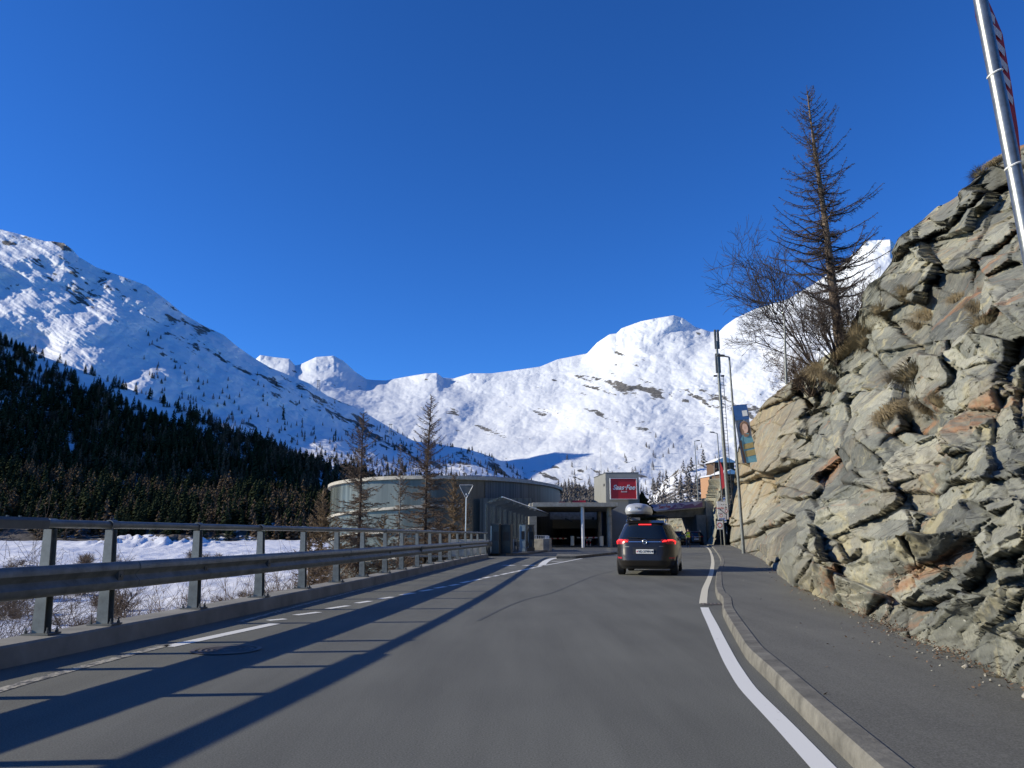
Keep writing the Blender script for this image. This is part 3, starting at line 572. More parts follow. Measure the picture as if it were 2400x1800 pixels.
def larch(name, base, H, spread, label, cat, group=None, lean=(0, 0), r0=.16, nb=90, tw=10, mt='bark', mc='twig', seed=1, start=.12, tube=.011, curve=.3, fan=None, whip=1., topr=.35):
    rs = random.Random(seed); t = empty(name, base, label, cat, group)
    def tp(h): return Vector((lean[0]*h*H+.05*math.sin(h*9+seed)*H*.05, lean[1]*h*H+.04*math.cos(h*7+seed)*H*.05, h*H))
    pts = [tp(k/18) for k in range(19)]
    MB().tube(pts, [r0*(1-.93*(k/18)**.85)+.008 for k in range(19)], 9).build('trunk', M[mt], t, smooth=True)
    segs = []
    for k in range(nb):
        h = start+(1-start)*(k+rs.random())/nb; p = tp(h); a = rs.uniform(0, 2*math.pi)
        Lb = spread*(1-h)**.8*rs.uniform(.6, 1.15)+.12*spread*topr
        if h < start+.12: Lb *= rs.uniform(.4, .95)
        dr = Vector((math.cos(a), math.sin(a), 0)); r = max(tube*1.0, r0*.24*(1-h)+tube*.4); q = p.copy(); n = 7
        droop = rs.uniform(-.35, -.05) if h < .7 else rs.uniform(.1, .6)
        prev = r
        for s in range(n):
            f = (s+1)/n; step = dr*(Lb/n)+Vector((0, 0, (droop+curve*f*1.6)*Lb/n))+Vector((rs.gauss(0, 1), rs.gauss(0, 1), rs.gauss(0, 1)))*Lb*.018
            q2 = q+step; rr = r*(1-.8*f); segs.append((q[:], q2[:], prev, max(rr, tube*.45)))
            for _ in range(max(1, int(tw*Lb/spread/1.0)//2+1)):
                side = dr.cross(Vector((0, 0, 1)))*rs.choice((-1, 1)); l = Lb*rs.uniform(.08, .26)*(1.15-f)*whip+.05
                o = q.lerp(q2, rs.random()); d = (side*rs.uniform(.3, 1)+dr*rs.uniform(.2, .9)+Vector((0, 0, rs.uniform(-.5, .35)))).normalized()
                m1 = o+d*l*.5; m2 = o+d*l+Vector((0, 0, rs.uniform(-.1, .12)*l)); segs.append((o[:], m1[:], tube*.5, tube*.4)); segs.append((m1[:], m2[:], tube*.4, tube*.25))
                for _2 in range(2):
                    e = m1+Vector((rs.gauss(0, 1), rs.gauss(0, 1), rs.gauss(0, .8)))*l*.28; segs.append((m1[:], e[:], tube*.35, tube*.22))
            prev = max(rr, tube*.45); q = q2
    Vv, F = segs_mesh(segs); npmesh('crown', Vv, F, M[mc], t)
    return t
def shrub(name, base, H, label, cat, group=None, seed=1, stems=14, dirn=(0, 0), spread=.7, mat='twig', tube=.008, depth=4):
    rs = random.Random(seed); t = empty(name, base, label, cat, group); st = []; tw = []
    def grow(p, d, l, r, k):
        n = 4; out = st if k == 0 else tw
        for s in range(n):
            d = (d+Vector((rs.gauss(0, 1), rs.gauss(0, 1), rs.gauss(0, 1)))*.13+Vector((0, 0, .03))).normalized(); q = p+d*l/n
            out.append((p[:], q[:], max(r*(1-.18*s), tube*.3), max(r*(1-.18*(s+1)), tube*.3))); p = q
            if k < depth-1 and s > 0:
                for _ in range(2 if k else 2):
                    grow(p, (d+Vector((rs.gauss(0, 1), rs.gauss(0, 1), rs.gauss(.1, .8)))*.6).normalized(), l*rs.uniform(.35, .6), r*.5, k+1)
    for k in range(stems):
        a = rs.uniform(0, 6.28); d = Vector((math.cos(a)*spread*rs.random()+dirn[0], math.sin(a)*spread*rs.random()+dirn[1], 1)).normalized()
        grow(Vector((rs.gauss(0, .12), rs.gauss(0, .12), 0))*min(1, H), d, H*rs.uniform(.6, 1.), tube*2.2, 0)
    Vv, F = segs_mesh(st); npmesh('stems', Vv, F, M[mat], t); Vv, F = segs_mesh(tw); npmesh('twigs', Vv, F, M[mat], t); return t
# larches behind the guard rail
GP = 'bare larches behind the guard rail'
def px_tree(u, vtop, Y, zb, **k):
    b_ = P(u, 1254, Y); b_.z = zb; tpz = P(u, vtop, Y).z; return b_, tpz-zb
for (u, vt, Y, zb, sp, lab, kw) in [
    (836, 968, 46, -7, 3.3, 'tall dark bare larch left of centre in front of the curved glass building', dict(lean=(.012, 0), mt='barkdark', mc='twig', nb=120, tw=10, seed=3, r0=.2)),
    (990, 928, 50, -7, 3.1, 'tallest bare larch with a straight dark trunk before the curved building', dict(lean=(.02, 0), mt='barkdark', mc='twig', nb=130, tw=10, seed=5, r0=.2)),
    (934, 1040, 58, -7, 2.0, 'slender pale bare larch between the two tall dark larches', dict(mt='barkpale', mc='twig', nb=90, tw=7, seed=8, r0=.1)),
    (755, 1146, 44, -7, 2.2, 'golden brown larch at the left end of the curved building', dict(mc='twiggold', nb=120, tw=16, seed=9, r0=.12)),
    (728, 1206, 40, -7, 1.6, 'low golden larch just left of the curved building over the rail', dict(mc='twiggold', nb=90, tw=14, seed=10, r0=.1)),
    (792, 1225, 38, -7, 1.8, 'small golden larch behind the rail below the curved building', dict(mc='twiggold', nb=90, tw=14, seed=12, r0=.1)),
    (1062, 1112, 56, -6, 2.4, 'golden brown larch just left of the triangular sign', dict(mc='twiggold', nb=120, tw=14, seed=13, r0=.12)),
    (1088, 1150, 60, -5, 1.8, 'thin brown larch directly behind the triangular sign', dict(mc='twig', nb=90, tw=12, seed=14, r0=.1)),
    (1030, 1200, 48, -6, 2.0, 'small brown larch right of the tallest trunk', dict(mc='twig', nb=80, tw=12, seed=15, r0=.1)),
    (900, 1205, 45, -6, 2.0, 'small brown larch midway between the two tall larches', dict(mc='twiggold', nb=80, tw=10, seed=16, r0=.1)),
    (948, 1262, 40, -6, 1.8, 'short bushy larch low behind the guard rail left of the tallest trunk', dict(mc='twig', nb=80, tw=12, seed=17, r0=.1))]:
    b_, H = px_tree(u, vt, Y, zb); kw['nb'] = int(kw['nb']*1.7); kw['tw'] = int(kw['tw']*1.8); larch('larch_tree', b_, H, sp*1.2, lab, 'tree', GP, tube=.026, whip=1.3, **kw)
# shrubs behind the near rail
for (X, Y, z, H, lab, sd, st) in [(-9.6, 12.5, -3.2, 2.9, 'tangled bare shrub with curled dry leaves behind the nearest rail posts', 1, 16), (-9.2, 15.5, -3.0, 2.5, 'bare twiggy shrub just right of the nearest shrub behind the railing', 2, 14), (-8.9, 19, -2.8, 1.9, 'thin weedy bare shrub poking above the kerb before open snow', 3, 7),
                                  (-12.2, 30, -5.5, 3.6, 'dense brown round larch bush on the snow below the road', 4, 34), (-13.5, 31, -5.5, 3.2, 'brown bush left of the dense round bush on the snow', 5, 30), (-10.8, 34, -5.5, 3.9, 'brown shrub right of the dense round bush below the rail', 6, 28), (-9.3, 36, -5, 4.0, 'tall brown shrub beyond the fifth bay of the railing', 7, 28)]:
    shrub('bare_shrub', (X, Y, z), H, lab, 'shrub', 'bare shrubs below the road', sd, st, tube=.008 if Y < 25 else .014, depth=4 if Y < 25 else 3, mat='twigdark' if Y < 25 else 'twig')
proto_s = shrub('bare_shrub', (-17, 40, -6.3), 1.5, 'small bare brown shrub scattered on the snow below the road', 'shrub', 'small shrubs on the snow field', 51, 16, tube=.02, depth=3, spread=1.)
rs_w = random.Random(4)
for k in range(46):
    Yw = rs_w.uniform(34, 190); uw = rs_w.choice((rs_w.uniform(-20, 330), rs_w.uniform(380, 700))); q = P(uw, 1254, Yw); q.z = float(np.interp(Yw, yd_[::-1], [CH-(a_-1254)/1800*b_ for a_, b_ in zip(vv_[::-1], yd_[::-1])]))-.15
    o = copy_tree(proto_s); o.location = q; sw_ = rs_w.uniform(.5, 1.5)*(.8+Yw/130); o.scale = (sw_, sw_, sw_*.8); o.rotation_euler.z = rs_w.uniform(0, 6)
# larch and shrub on the rock
lb = rock_at(1968, 826)
Ht = P(1893, 215, lb.y).z-lb.z; top_ = P(1893, 215, lb.y)
larch('larch_tree', lb-Vector((0, 0, .3)), Ht+.3, Ht*.30, 'large bare larch with dark cones leaning on top of the rock face', 'tree', lean=((top_.x-lb.x)/Ht, 0), r0=Ht*.021, nb=165, tw=20, mt='bark', mc='twigdark', seed=22, start=.18, tube=.0068*lb.y/12, curve=.55, topr=.45)
sb = rock_at(1905, 862)
shrub('bare_shrub', sb-Vector((0, 0, .2)), 3.5*sb.y/26, 'wide bare multi stemmed shrub spreading left from the rock top below the larch', 'shrub', None, 33, 10, (-.66, 0), .75, 'barkdark', .012*sb.y/20, 4)
sb = rock_at(1965, 845); shrub('bare_shrub', sb-Vector((0, 0, .2)), 2.3*sb.y/26, 'dense dark thorny shrub around the foot of the larch on the rock', 'shrub', None, 34, 26, (-.2, 0), 1.1, 'twigdark', .010*sb.y/20, 4)
sb = rock_at(1900, 930); shrub('bare_shrub', sb-Vector((0, 0, .1)), 1.3*sb.y/26, 'brown withered shrub hanging on the rock below the wide shrub', 'shrub', None, 35, 24, (-.3, -.2), 1.2, 'twig', .008*sb.y/20, 4)
# grass tufts on rock
def tuft_mesh(seed, n=750):
    r = np.random.default_rng(seed); V = []; F = []
    for k in range(n):
        a = r.uniform(0, 6.28); b0 = np.array([math.cos(a), math.sin(a), 0])*r.uniform(0, .3); out = np.array([math.cos(a)+r.normal(0, .4), math.sin(a)+r.normal(0, .4), 0]); h = r.uniform(.5, 1.)
        p1 = b0+out*.26*h+[0, 0, .36*h]; p2 = b0+out*.55*h+[0, 0, .34*h-.45*h*r.random()]; w = np.array([-out[1], out[0], 0])*.0042; i = len(V)
        V += [b0-w, b0+w, p1+w, p1-w, p2]; F += [(i, i+1, i+2), (i, i+2, i+3), (i+3, i+2, i+4)]
    return np.array(V), np.array(F)
tm = [npmesh('grass_tuft', *tuft_mesh(k), M['grass']) for k in range(2)]
tf = [(2175, 742, .42, 'bleached dry grass tuft hanging midway up the rock face, the longest one'), (2150, 765, .36, 'dry tuft just below the longest hanging grass tuft'), (2290, 720, .4, 'dry grass tuft under the orange slab near the steel pole'), (2310, 760, .42, 'dark dry tuft below the orange slab beside the steel pole'), (2120, 690, .3, 'small dry tuft under the orange lichen streak'),
      (2090, 970, .5, 'broad dry grass tuft at the left of the grassy ledge'), (2130, 985, .5, 'second broad tuft on the grassy ledge'), (2170, 960, .5, 'dry grass tuft at the right of the grassy ledge'), (2200, 940, .42, 'tuft at the far right end of the grassy ledge'), (2140, 880, .5, 'dry tuft above the grassy ledge beside the dark hollow'), (2105, 900, .42, 'pale tuft above the left part of the grassy ledge'),
      (2010, 790, .4, 'dry grass tuft right of the larch foot'), (2030, 805, .4, 'tuft beside the grey slab right of the larch'), (1990, 830, .45, 'grass tuft hanging below the larch foot'), (1950, 900, .45, 'withered tuft below the bare shrub'), (1925, 880, .42, 'withered tuft at the rock crest below the shrub'), (2330, 380, .28, 'dry grass tuft on the skyline beside the steel pole'), (2300, 408, .28, 'dry grass tuft on the rock skyline left of the steel pole'),
      (2270, 1560, .16, 'low brown tuft at the foot of the rock near the footway'), (2300, 1572, .18, 'reddish brown tuft at the rock foot, the nearest but one'), (2350, 1590, .18, 'brown dry tuft at the rock foot nearest the right edge'), (2085, 1475, .12, 'small brown tuft at the rock foot midway along the footway'), (1960, 1412, .12, 'small green brown tuft at the far foot of the rock'), (2240, 700, .3, 'little tuft at the tip of the orange slab'), (2060, 730, .28, 'little dry tuft on the grey slab near the skyline')]
for k, (u, v, s_, lab) in enumerate(tf):
    o = tm[k] if k < 2 else tm[k % 2].copy()
    if k > 1: COL.objects.link(o)
    p = rock_at(u, v); o.location = p-Vector((.03, 0, .06)); sc = s_*max(1, p.y/11)*.95; o.scale = (sc, sc, sc); o.rotation_euler = (R(random.uniform(-10, 10)), R(-35), random.uniform(0, 6))
    tag(o, lab, 'grass tuft', 'dry grass tufts on the rock face')
# litter at the foot of the rock
V = []; F = []
for k in range(6500):
    f = rng.random()**1.3; i = int(np.clip(rng.normal(.42, .18), .12, .9)*NU); off = rng.exponential(.09)*(1 if rng.random() < .95 else 4)-.12
    p = np.array([Bx[i]-nx[i]*off+rng.normal(0, .05), By[i]-ny[i]*off+rng.normal(0, .2), .125+max(0, .06-off*.15)*rng.random()]); s_ = rng.uniform(.005, .018)*(1+.03*p[1]); a = rng.uniform(0, 6.28); e = np.array([math.cos(a), math.sin(a), rng.normal(0, .4)])*s_; g_ = np.array([-math.sin(a), math.cos(a), rng.normal(0, .4)])*s_*.5
    m = len(V); V += [p-e, p+g_, p+e, p-g_]; F.append((m, m+1, m+2, m+3))
tag(npmesh('leaf_litter', V, F, M['litter']), 'brown leaf litter along the foot of the rock', 'litter', kind='stuff')
V = []; F = []
oc = np.array([(1, 0, 0), (0, 1, 0), (-1, 0, 0), (0, -1, 0), (0, 0, .7), (0, 0, -.5)]); of = [(0, 1, 4), (1, 2, 4), (2, 3, 4), (3, 0, 4), (1, 0, 5), (2, 1, 5), (3, 2, 5), (0, 3, 5)]
for k in range(170):
    i = int(np.clip(rng.normal(.40, .16), .10, .9)*NU); off = rng.exponential(.16)-.08; s_ = rng.uniform(.005, .018)*(1 if rng.random() < .95 else 2.2)
    if rng.random() < .15: off += rng.uniform(0, .6)
    p = np.array([Bx[i]-nx[i]*off, By[i]-ny[i]*off+rng.normal(0, .2), .125]); m = len(V); V += list(p+oc*s_*rng.uniform(.5, 1.4, (6, 3))); F += [tuple(m+q_ for q_ in f_) for f_ in of]
tag(npmesh('gravel', V, F, M['concrete']), 'pale stone chips fallen along the foot of the rock', 'gravel', kind='stuff')
# conifers of the forest
def fmat(name, a, bcol):
    m, n, b = newmat(name); v = coords(n); f = noise(n, v, .35, 3)
    n.links.new(mix(n, ramp(n, f, [(.35, 0.), (.65, 1.)]), a, bcol), b.inputs['Base Color']); b.inputs['Roughness'].default_value = .95; b.inputs['Specular IOR Level'].default_value = .05; return m
M['fir'] = fmat('fir_needles', (.018, .026, .013), (.036, .046, .024)); M['larchwood'] = fmat('larch_wood', (.08, .058, .04), (.13, .095, .065))
def conifer(seed, slim=1., n=34, greyed=False):
    r = np.random.default_rng(seed); V = []; F = []
    for k in range(n):     # drooping branch fans, narrower towards the tip
        h = .10+.88*(k/(n-1))**.95; rad = .24*slim*(1-h)**.8*r.uniform(.65, 1.2)+.012; a = k*2.4+r.uniform(-.4, .4); c, s = math.cos(a), math.sin(a); w = rad*.55+.01; m = len(V)
        V += [(0, 0, h+.05), (c*rad-s*w, s*rad+c*w, h-.04), (c*rad*1.25, s*rad*1.25, h-.075), (c*rad+s*w, s*rad-c*w, h-.04), (0, 0, h-.05)]
        F += [(m, m+1, m+2), (m, m+2, m+3), (m+4, m+2, m+1), (m+4, m+3, m+2)]
    m = len(V); V += [(.012, 0, 0), (-.006, .01, 0), (-.006, -.01, 0), (0, 0, 1)]; F += [(m, m+1, m+3), (m+1, m+2, m+3), (m+2, m, m+3)]
    return np.array(V, float), np.array(F)
temps = [conifer(k, 1.0) for k in range(4)]; temps_l = [conifer(k+10, .8, 26) for k in range(3)]
def scatter_pts(dat, n, ufn, seed):
    us, X, Y, Z, vv = dat; r = np.random.default_rng(seed); out = []
    while len(out) < n:
        i = r.integers(0, X.shape[0], 4000); j = r.integers(1, X.shape[1]-1, 4000); k = r.random(4000) < ufn(us[i], vv[i, j])
        for a, b_ in zip(i[k], j[k]): out.append((X[a, b_], Y[a, b_], Z[a, b_], us[a], vv[a, b_]))
    return np.array(out[:n])
def forest_mesh(name, pts, hs, temps, mats, mi, label=None, seed=1):
    r = np.random.default_rng(seed); Vs = []; Fs = []; MI = []; o = 0
    for p, h, m in zip(pts, hs, mi):
        T, F = temps[m][r.integers(0, len(temps[m]))]; a = r.uniform(0, 6.28); c, s = math.cos(a), math.sin(a); w = h*r.uniform(.8, 1.25)
        Vs.append(np.stack([p[0]+(T[:, 0]*c-T[:, 1]*s)*w, p[1]+(T[:, 0]*s+T[:, 1]*c)*w, p[2]+T[:, 2]*h-.5], 1)); Fs.append(F+o); MI.append(np.full(len(F), m)); o += len(T)
    return npmesh(name, np.concatenate(Vs), np.concatenate(Fs), mats=mats, mi=np.concatenate(MI))
def dens(u, v):
    vt = np.interp(u, [a for a, b in fvt], [b for a, b in fvt]); d = v-vt
    gap = .85*blob(u, v, 230, 905, 150, 16, .42)+.7*blob(u, v, 420, 985, 120, 16, .45)+.5*blob(u, v, 100, 870, 60, 12, .3)
    patch = fbm(u/40, v/25, 3, 9)
    edge_ = np.clip((1270-v)/14, .12, 1)*np.where(v > 1235, .5+.9*(vn(u/22, v/9, 4) > .45), 1.4)
    return np.clip((.55+.25*np.clip(d/60, 0, 1)+.6*patch-gap)*edge_, .02, 1)
pts = scatter_pts(fdat, 17000, dens, 3); pts = pts[(pts[:, 3] > -420) & (pts[:, 3] < 1290)]
order = np.argsort(pts[:, 1]); pts = pts[order]
hs = np.random.default_rng(5).gamma(14, .95, len(pts)).clip(6, 24); brown = fbm(pts[:, 3]/60, pts[:, 4]/30, 3, 19)+np.random.default_rng(6).normal(0, .35, len(pts))+.35*(pts[:, 3]-350)/600 > .12
vis = (pts[:, 3] > -10) & (pts[:, 3] < 1000) & (pts[:, 4] < 1262)
near_idx = np.where(vis)[0][:290]; rest = np.ones(len(pts), bool); rest[near_idx] = False
tag(forest_mesh('forest', pts[rest], hs[rest], [temps, temps_l], [M['fir'], M['larchwood']], brown[rest].astype(int)), 'dark conifer forest on the lower slope of the left mountain', 'forest', kind='stuff')
fp = [npmesh('fir_tree', *temps[k], M['fir']) for k in range(3)]; lp = [npmesh('larch_tree', *temps_l[k], M['larchwood']) for k in range(3)]
used = {}
for q_, i in enumerate(near_idx):
    br = bool(brown[i]); pool = lp if br else fp; k = q_ % 3; base = pool[k]
    o = base if (br, k) not in used else base.copy()
    if (br, k) in used: COL.objects.link(o)
    used[(br, k)] = 1; h = hs[i]; o.location = (pts[i, 0], pts[i, 1], pts[i, 2]-.5); o.scale = (h, h, h); o.rotation_euler.z = random.uniform(0, 6.28)
    tag(o, 'brown leafless larch among the forest edge beyond the snow field' if br else 'dark green fir among the forest edge beyond the snow field', 'tree', 'larches of the far forest edge' if br else 'firs of the far forest edge')
# sparse trees higher on the left mountain and shaded foot
def dens2(u, v):
    vt = np.interp(u, [a for a, b in fvt], [b for a, b in fvt]); d = vt-v
    return np.clip(np.where(d > -10, np.exp(-d/45), 0)*(u > 330)*(.5+.8*fbm(u/30, v/20, 3, 2))+.10*(v > 1000)*(u > 500), 0, 1)
p2 = scatter_pts(ldat, 1500, dens2, 8); h2 = np.random.default_rng(1).uniform(12, 20, len(p2))
tag(forest_mesh('mountain_larches', p2, h2, [temps, temps_l], [M['fir'], M['larchwood']], (np.random.default_rng(2).random(len(p2)) < .75).astype(int)), 'thin scattered trees climbing above the forest on the snowy mountain', 'forest', kind='stuff')
def dens3(u, v): return np.clip((.9*(u < 1420)*(u > 1300)+.10*(u > 1500))*(.6+.8*fbm(u/20, v/12, 3, 2)), 0, 1)
p3 = scatter_pts(hdat, 620, dens3, 9); h3 = np.random.default_rng(4).uniform(8, 14, len(p3))
M['greywood'] = fmat('grey_larch_wood', (.11, .10, .095), (.17, .155, .145))
tag(forest_mesh('larch_wood', p3, h3, [temps_l, temps_l], [M['greywood'], M['greywood']], np.zeros(len(p3), int)), 'grey leafless larch wood on the slope behind the tower', 'forest', kind='stuff')
def dens4(u, v): return np.clip(((v > 1075)*(v-1075)/90*(u > 1280)+.5*blob(u, v, 1540, 1070, 30, 50)+.6*blob(u, v, 1700, 1075, 50, 25))*(.3+1.2*fbm(u/15, v/15, 3, 12)), 0, 1)
p4 = scatter_pts(gdat, 600, dens4, 10)
tag(forest_mesh('glacier_foot_larches', p4, np.random.default_rng(4).uniform(16, 26, len(p4)), [temps_l, temps_l], [M['greywood'], M['greywood']], np.zeros(len(p4), int)), 'sparse grey larches below the glacier', 'forest', kind='stuff')
# ------------------------------------------------------------------ parking building, tower, canopy, bridge
M['pglass'] = glass('profiled_glass', (.30, .36, .34), 1.0)
if True:
    m, n, b = newmat('channel_glass'); v = coords(n, 'Object'); uvx = N(n, 'ShaderNodeAttribute', attribute_name='strip')
    wv = noise(n, coords(n, scale=(1, 1, .05)), .45, 5, .7); rib = noise(n, coords(n, scale=(3, 3, .02)), 2.5, 2, .5)
    c1 = ramp(n, wv, [(.35, (.045, .052, .047)), (.5, (.08, .092, .084)), (.66, (.18, .205, .19))])
    n.links.new(mix(n, ramp(n, rib, [(.4, .2), (.6, 0.)]), c1, (.06, .07, .065)), b.inputs['Base Color']); b.inputs['Roughness'].default_value = .25; M['channel'] = m
    m, n, b = newmat('ribbed_metal'); rib = noise(n, coords(n, scale=(1, 1, .01)), 5, 2, .5)
    n.links.new(mix(n, ramp(n, rib, [(.42, 0.), (.58, 1.)]), (.035, .04, .038), (.085, .09, .085)), b.inputs['Base Color']); b.inputs['Roughness'].default_value = .5; b.inputs['Metallic'].default_value = .3; M['ribbed'] = m
CX, CY, AX, AY = -8.9, 110, 15.6, 27
drum = empty('parking_building', (CX, CY, -8), 'curved oval parking building of green glass and dark metal panels behind the larches', 'building')
def ell(a, k=1., z=0.): return Vector((AX*k*math.cos(a), AY*k*math.sin(a), z))
def slabz(a, z1, z0):    # ramp: falls towards the west side; a measured from +x, front is -pi/2
    f = np.clip((-a-math.pi/2)/(math.pi/2), 0, 1) if a <= 0 else 1
    return z1+(z0-z1)*f**1.1
def wall_band(a0, a1, zt, zb, mat, name, k=1., n=72):
    mb = MB(); A = np.linspace(a0, a1, n); mb.strip([ell(a, k, zb(a)+8) for a in A], [ell(a, k, zt(a)+8) for a in A]); return mb.build(name, mat, drum, smooth=True)
def ring_slab(a0, a1, zf, th, mat, name, k0=.97, k1=1.02, n=90):
    mb = MB(); A = np.linspace(a0, a1, n); vs = []
    for a in A: z = zf(a)+8; vs += [ell(a, k0, z), ell(a, k1, z), ell(a, k1, z-th), ell(a, k0, z-th)]
    mb.add(vs, [(i*4+k, i*4+(k+1) % 4, (i+1)*4+(k+1) % 4, (i+1)*4+k) for i in range(n-1) for k in range(4)]); return mb.build(name, mat, drum)
AM = -1.18
ZR = 7.45
wall_band(-3*math.pi/2, AM, lambda a: ZR-.35, lambda a: -8, M['channel'], 'glass_wall')
wall_band(AM, math.pi/2, lambda a: ZR-.3, lambda a: -8, M['ribbed'], 'metal_wall', 1.003)
ring_slab(-3*math.pi/2, math.pi/2, lambda a: ZR, .36, M['concrete'], 'roof_edge', .9, 1.025)
MB().add([ell(a, .95, ZR+8-.02) for a in np.linspace(0, 2*math.pi, 64, endpoint=False)], [tuple(range(64))]).build('roof', M['concrete_dark'], drum)
for z1, z0 in ((4.35, 3.0), (2.0, .1), (-.8, -3)): ring_slab(-3.4, -1.36, lambda a: slabz(a, z1, z0), .28, M['concrete'], 'floor_slab', .97, 1.02)
for k in range(9):
    a = -1.25+k*.13; p = ell(a, .97, ZR+8+.12); MB().box(p, (1.7, 1.1, .06), Matrix.Rotation(a+math.pi/2, 3, 'Z') @ Matrix.Rotation(R(12), 3, 'X')).build('solar_panel', M['darkmetal'], drum)
# dark block of the entrance behind the glass shelter
eb = empty('entrance_wall', (-1, 84, -8), 'dark grey flat wall in front of the curved building behind the glass shelter', 'wall')
p0 = P(1124, 1254, 84); p1 = P(1248, 1254, 84); zt = P(1124, 1168, 84).z
MB().box(((p0.x+p1.x)/2+1, .0, (zt+8)/2), (p1.x-p0.x, .6, zt+8)).build('wall_panel', M['ribbed'], eb)
# red awnings
aw = P(1357, 1177, 90); tag(MB().box(aw, (1.55, .5, .36)).build('red_box', M['red'], bevel=.02), 'wide red box standing on the concrete canopy roof', 'box')
aw = P(1317, 1178, 92); tag(MB().box(aw, (.75, .5, .2)).build('red_box', M['red'], bevel=.02), 'small flat red box at the left on the canopy roof', 'box')
# canopy
cn = empty('entrance_canopy', (4, 76, 0), 'flat concrete entrance canopy on round columns before the garage', 'canopy')
def cl(p): return Vector(p)-cn.location
a = P(1248, 1179, 76); b_ = P(1448, 1181, 76); zt = 4.32
pl = [Vector((a.x, 76, 3.92)), Vector((b_.x, 76, 3.92)), Vector((P(1425, 1254, 95).x, 95, 3.92)), Vector((P(1243, 1254, 95).x, 95, 3.92))]
MB().poly([cl(p) for p in pl], (0, 0, .40)).build('roof_slab', M['concrete'], cn, bevel=.02)
mb = MB(); mb.box(cl((a.x-.1, 86, 2.16)), (.35, 18, 4.3)); mb.box(cl((a.x+.05, 76.3, 2)), (.7, .5, 3.9)); mb.build('side_wall', M['concrete'], cn)
def col_(u, Y, r, mat):
    q = P(u, 1254, Y); MB().tube([cl((q.x, Y, 0)), cl((q.x, Y, 3.92))], r, 20).build('column', M[mat], cn, smooth=True)
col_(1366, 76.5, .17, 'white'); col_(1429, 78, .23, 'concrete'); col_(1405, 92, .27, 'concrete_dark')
# garage entrance
ge = empty('garage_entrance', (6, 97, 0), 'wide dark garage opening below a concrete beam and beige panel', 'building')
def gl_(p): return Vector(p)-ge.location
x0 = P(1235, 1254, 97).x; x1 = P(1475, 1254, 97).x; xm = (x0+x1)/2; wd = x1-x0
MB().box(gl_((xm, 97, 3.6)), (wd, .5, 1.0)).build('concrete_beam', M['concrete'], ge)
M['beige'] = simple('beige_panel', (.23, .20, .14), .8, 0, .08, .5)
MB().box(gl_((xm, 98, 2.55)), (wd-.3, .2, 1.1)).build('beige_panel', M['beige'], ge)
mb = MB(); mb.box(gl_((xm, 112, 1.6)), (wd+1, .3, 3.4)); mb.box(gl_((xm, 105, 3.2)), (wd+1, 14, .2)); mb.box(gl_((x0-.3, 104.5, 1.6)), (.4, 15, 3.4)); mb.box(gl_((x1+.3, 104.5, 1.6)), (.4, 15, 3.4)); mb.build('interior_walls', M['darkmetal'], ge)
sg_ = P(1410, 1236, 97.5); MB().box(gl_((sg_.x+.6, 97.8, sg_.z)), (2.6, .08, .42)).build('sign_panel', M['beige'], ge); MB().box(gl_((sg_.x+1.3, 97.74, sg_.z)), (.55, .05, .3)).build('display', M['black'], ge)
text('lettering', 'einfahrt', M['white'], ge, gl_((sg_.x+.1, 97.75, sg_.z)), (R(90), 0, 0), .26)
for k, u in enumerate((1390, 1417, 1443, 1457)):
    q = P(u, 1214+(k == 0)*1, 96); MB().box(gl_(q), (.28 if k == 0 else .14, .14, .32), Matrix.Rotation(.3, 3, 'Y')).build('ceiling_lamp', M['darkmetal'], ge)
for u in (1263, 1326):
    q = P(u, 1216, 96.3); mb = MB(); mb.box(gl_(q), (.18, .22, .2)); mb.tube([gl_(q)+Vector((.1, 0, -.03)), gl_(q)+Vector((.8, .1, -.32))], .09, 8); mb.build('floodlight', M['galv_dark'], ge)
# barriers and posts at the entrance
def barrier(u0, u1, v, ub, Y, lab):
    q = P(ub, 1254, Y); t = empty('parking_barrier', (q.x, Y, 0), lab, 'barrier', 'parking barriers at the garage entrance')
    MB().box((0, 0, .55), (.42, .35, 1.1)).build('housing', M['alu'], t, bevel=.03); a = P(u0, v, Y)-t.location; c_ = P(u1, v, Y)-t.location; a.y = c_.y = -.25
    MB().box((a+c_)/2, (abs(a.x-c_.x), .05, .13)).build('boom', M['white'], t)
    st = MB()
    for k in range(3): p = a.lerp(c_, .2+.3*k); st.box(p+Vector((0, -.028, 0)), (.22, .008, .12))
    st.build('boom_stripes', M['redfade'], t)
barrier(1352, 1400, 1260, 1409, 86, 'white lowered barrier boom with grey housing right of the white column'); barrier(1286, 1328, 1262, 1341, 90, 'white barrier boom with housing left of the white column in the shade')
for u in (1375, 1383):
    q = P(u, 1254, 88); t = empty('marker_post', (q.x, 88, 0), 'slim red and white marker post %s' % ('nearest the white column' if u == 1375 else 'second from the white column'), 'post', 'marker posts at the entrance')
    MB().tube([(0, 0, 0), (0, 0, .75)], .05, 8).build('shaft', M['white'], t); MB().tube([(0, 0, .25), (0, 0, .5)], .054, 8).build('red_band', M['red'], t); MB().box((0, 0, .72), (.5, .04, .05), Matrix.Rotation(.35, 3, 'Y')).build('chain_arm', M['white'], t)
q = P(1301, 1254, 79); tag(MB().box((q.x-.5, 79, .07), (.95, .9, .14)).build('kerb_block', M['kerbstone'], bevel=.02), 'low pale concrete block on the asphalt before the dark entrance', 'kerb block')
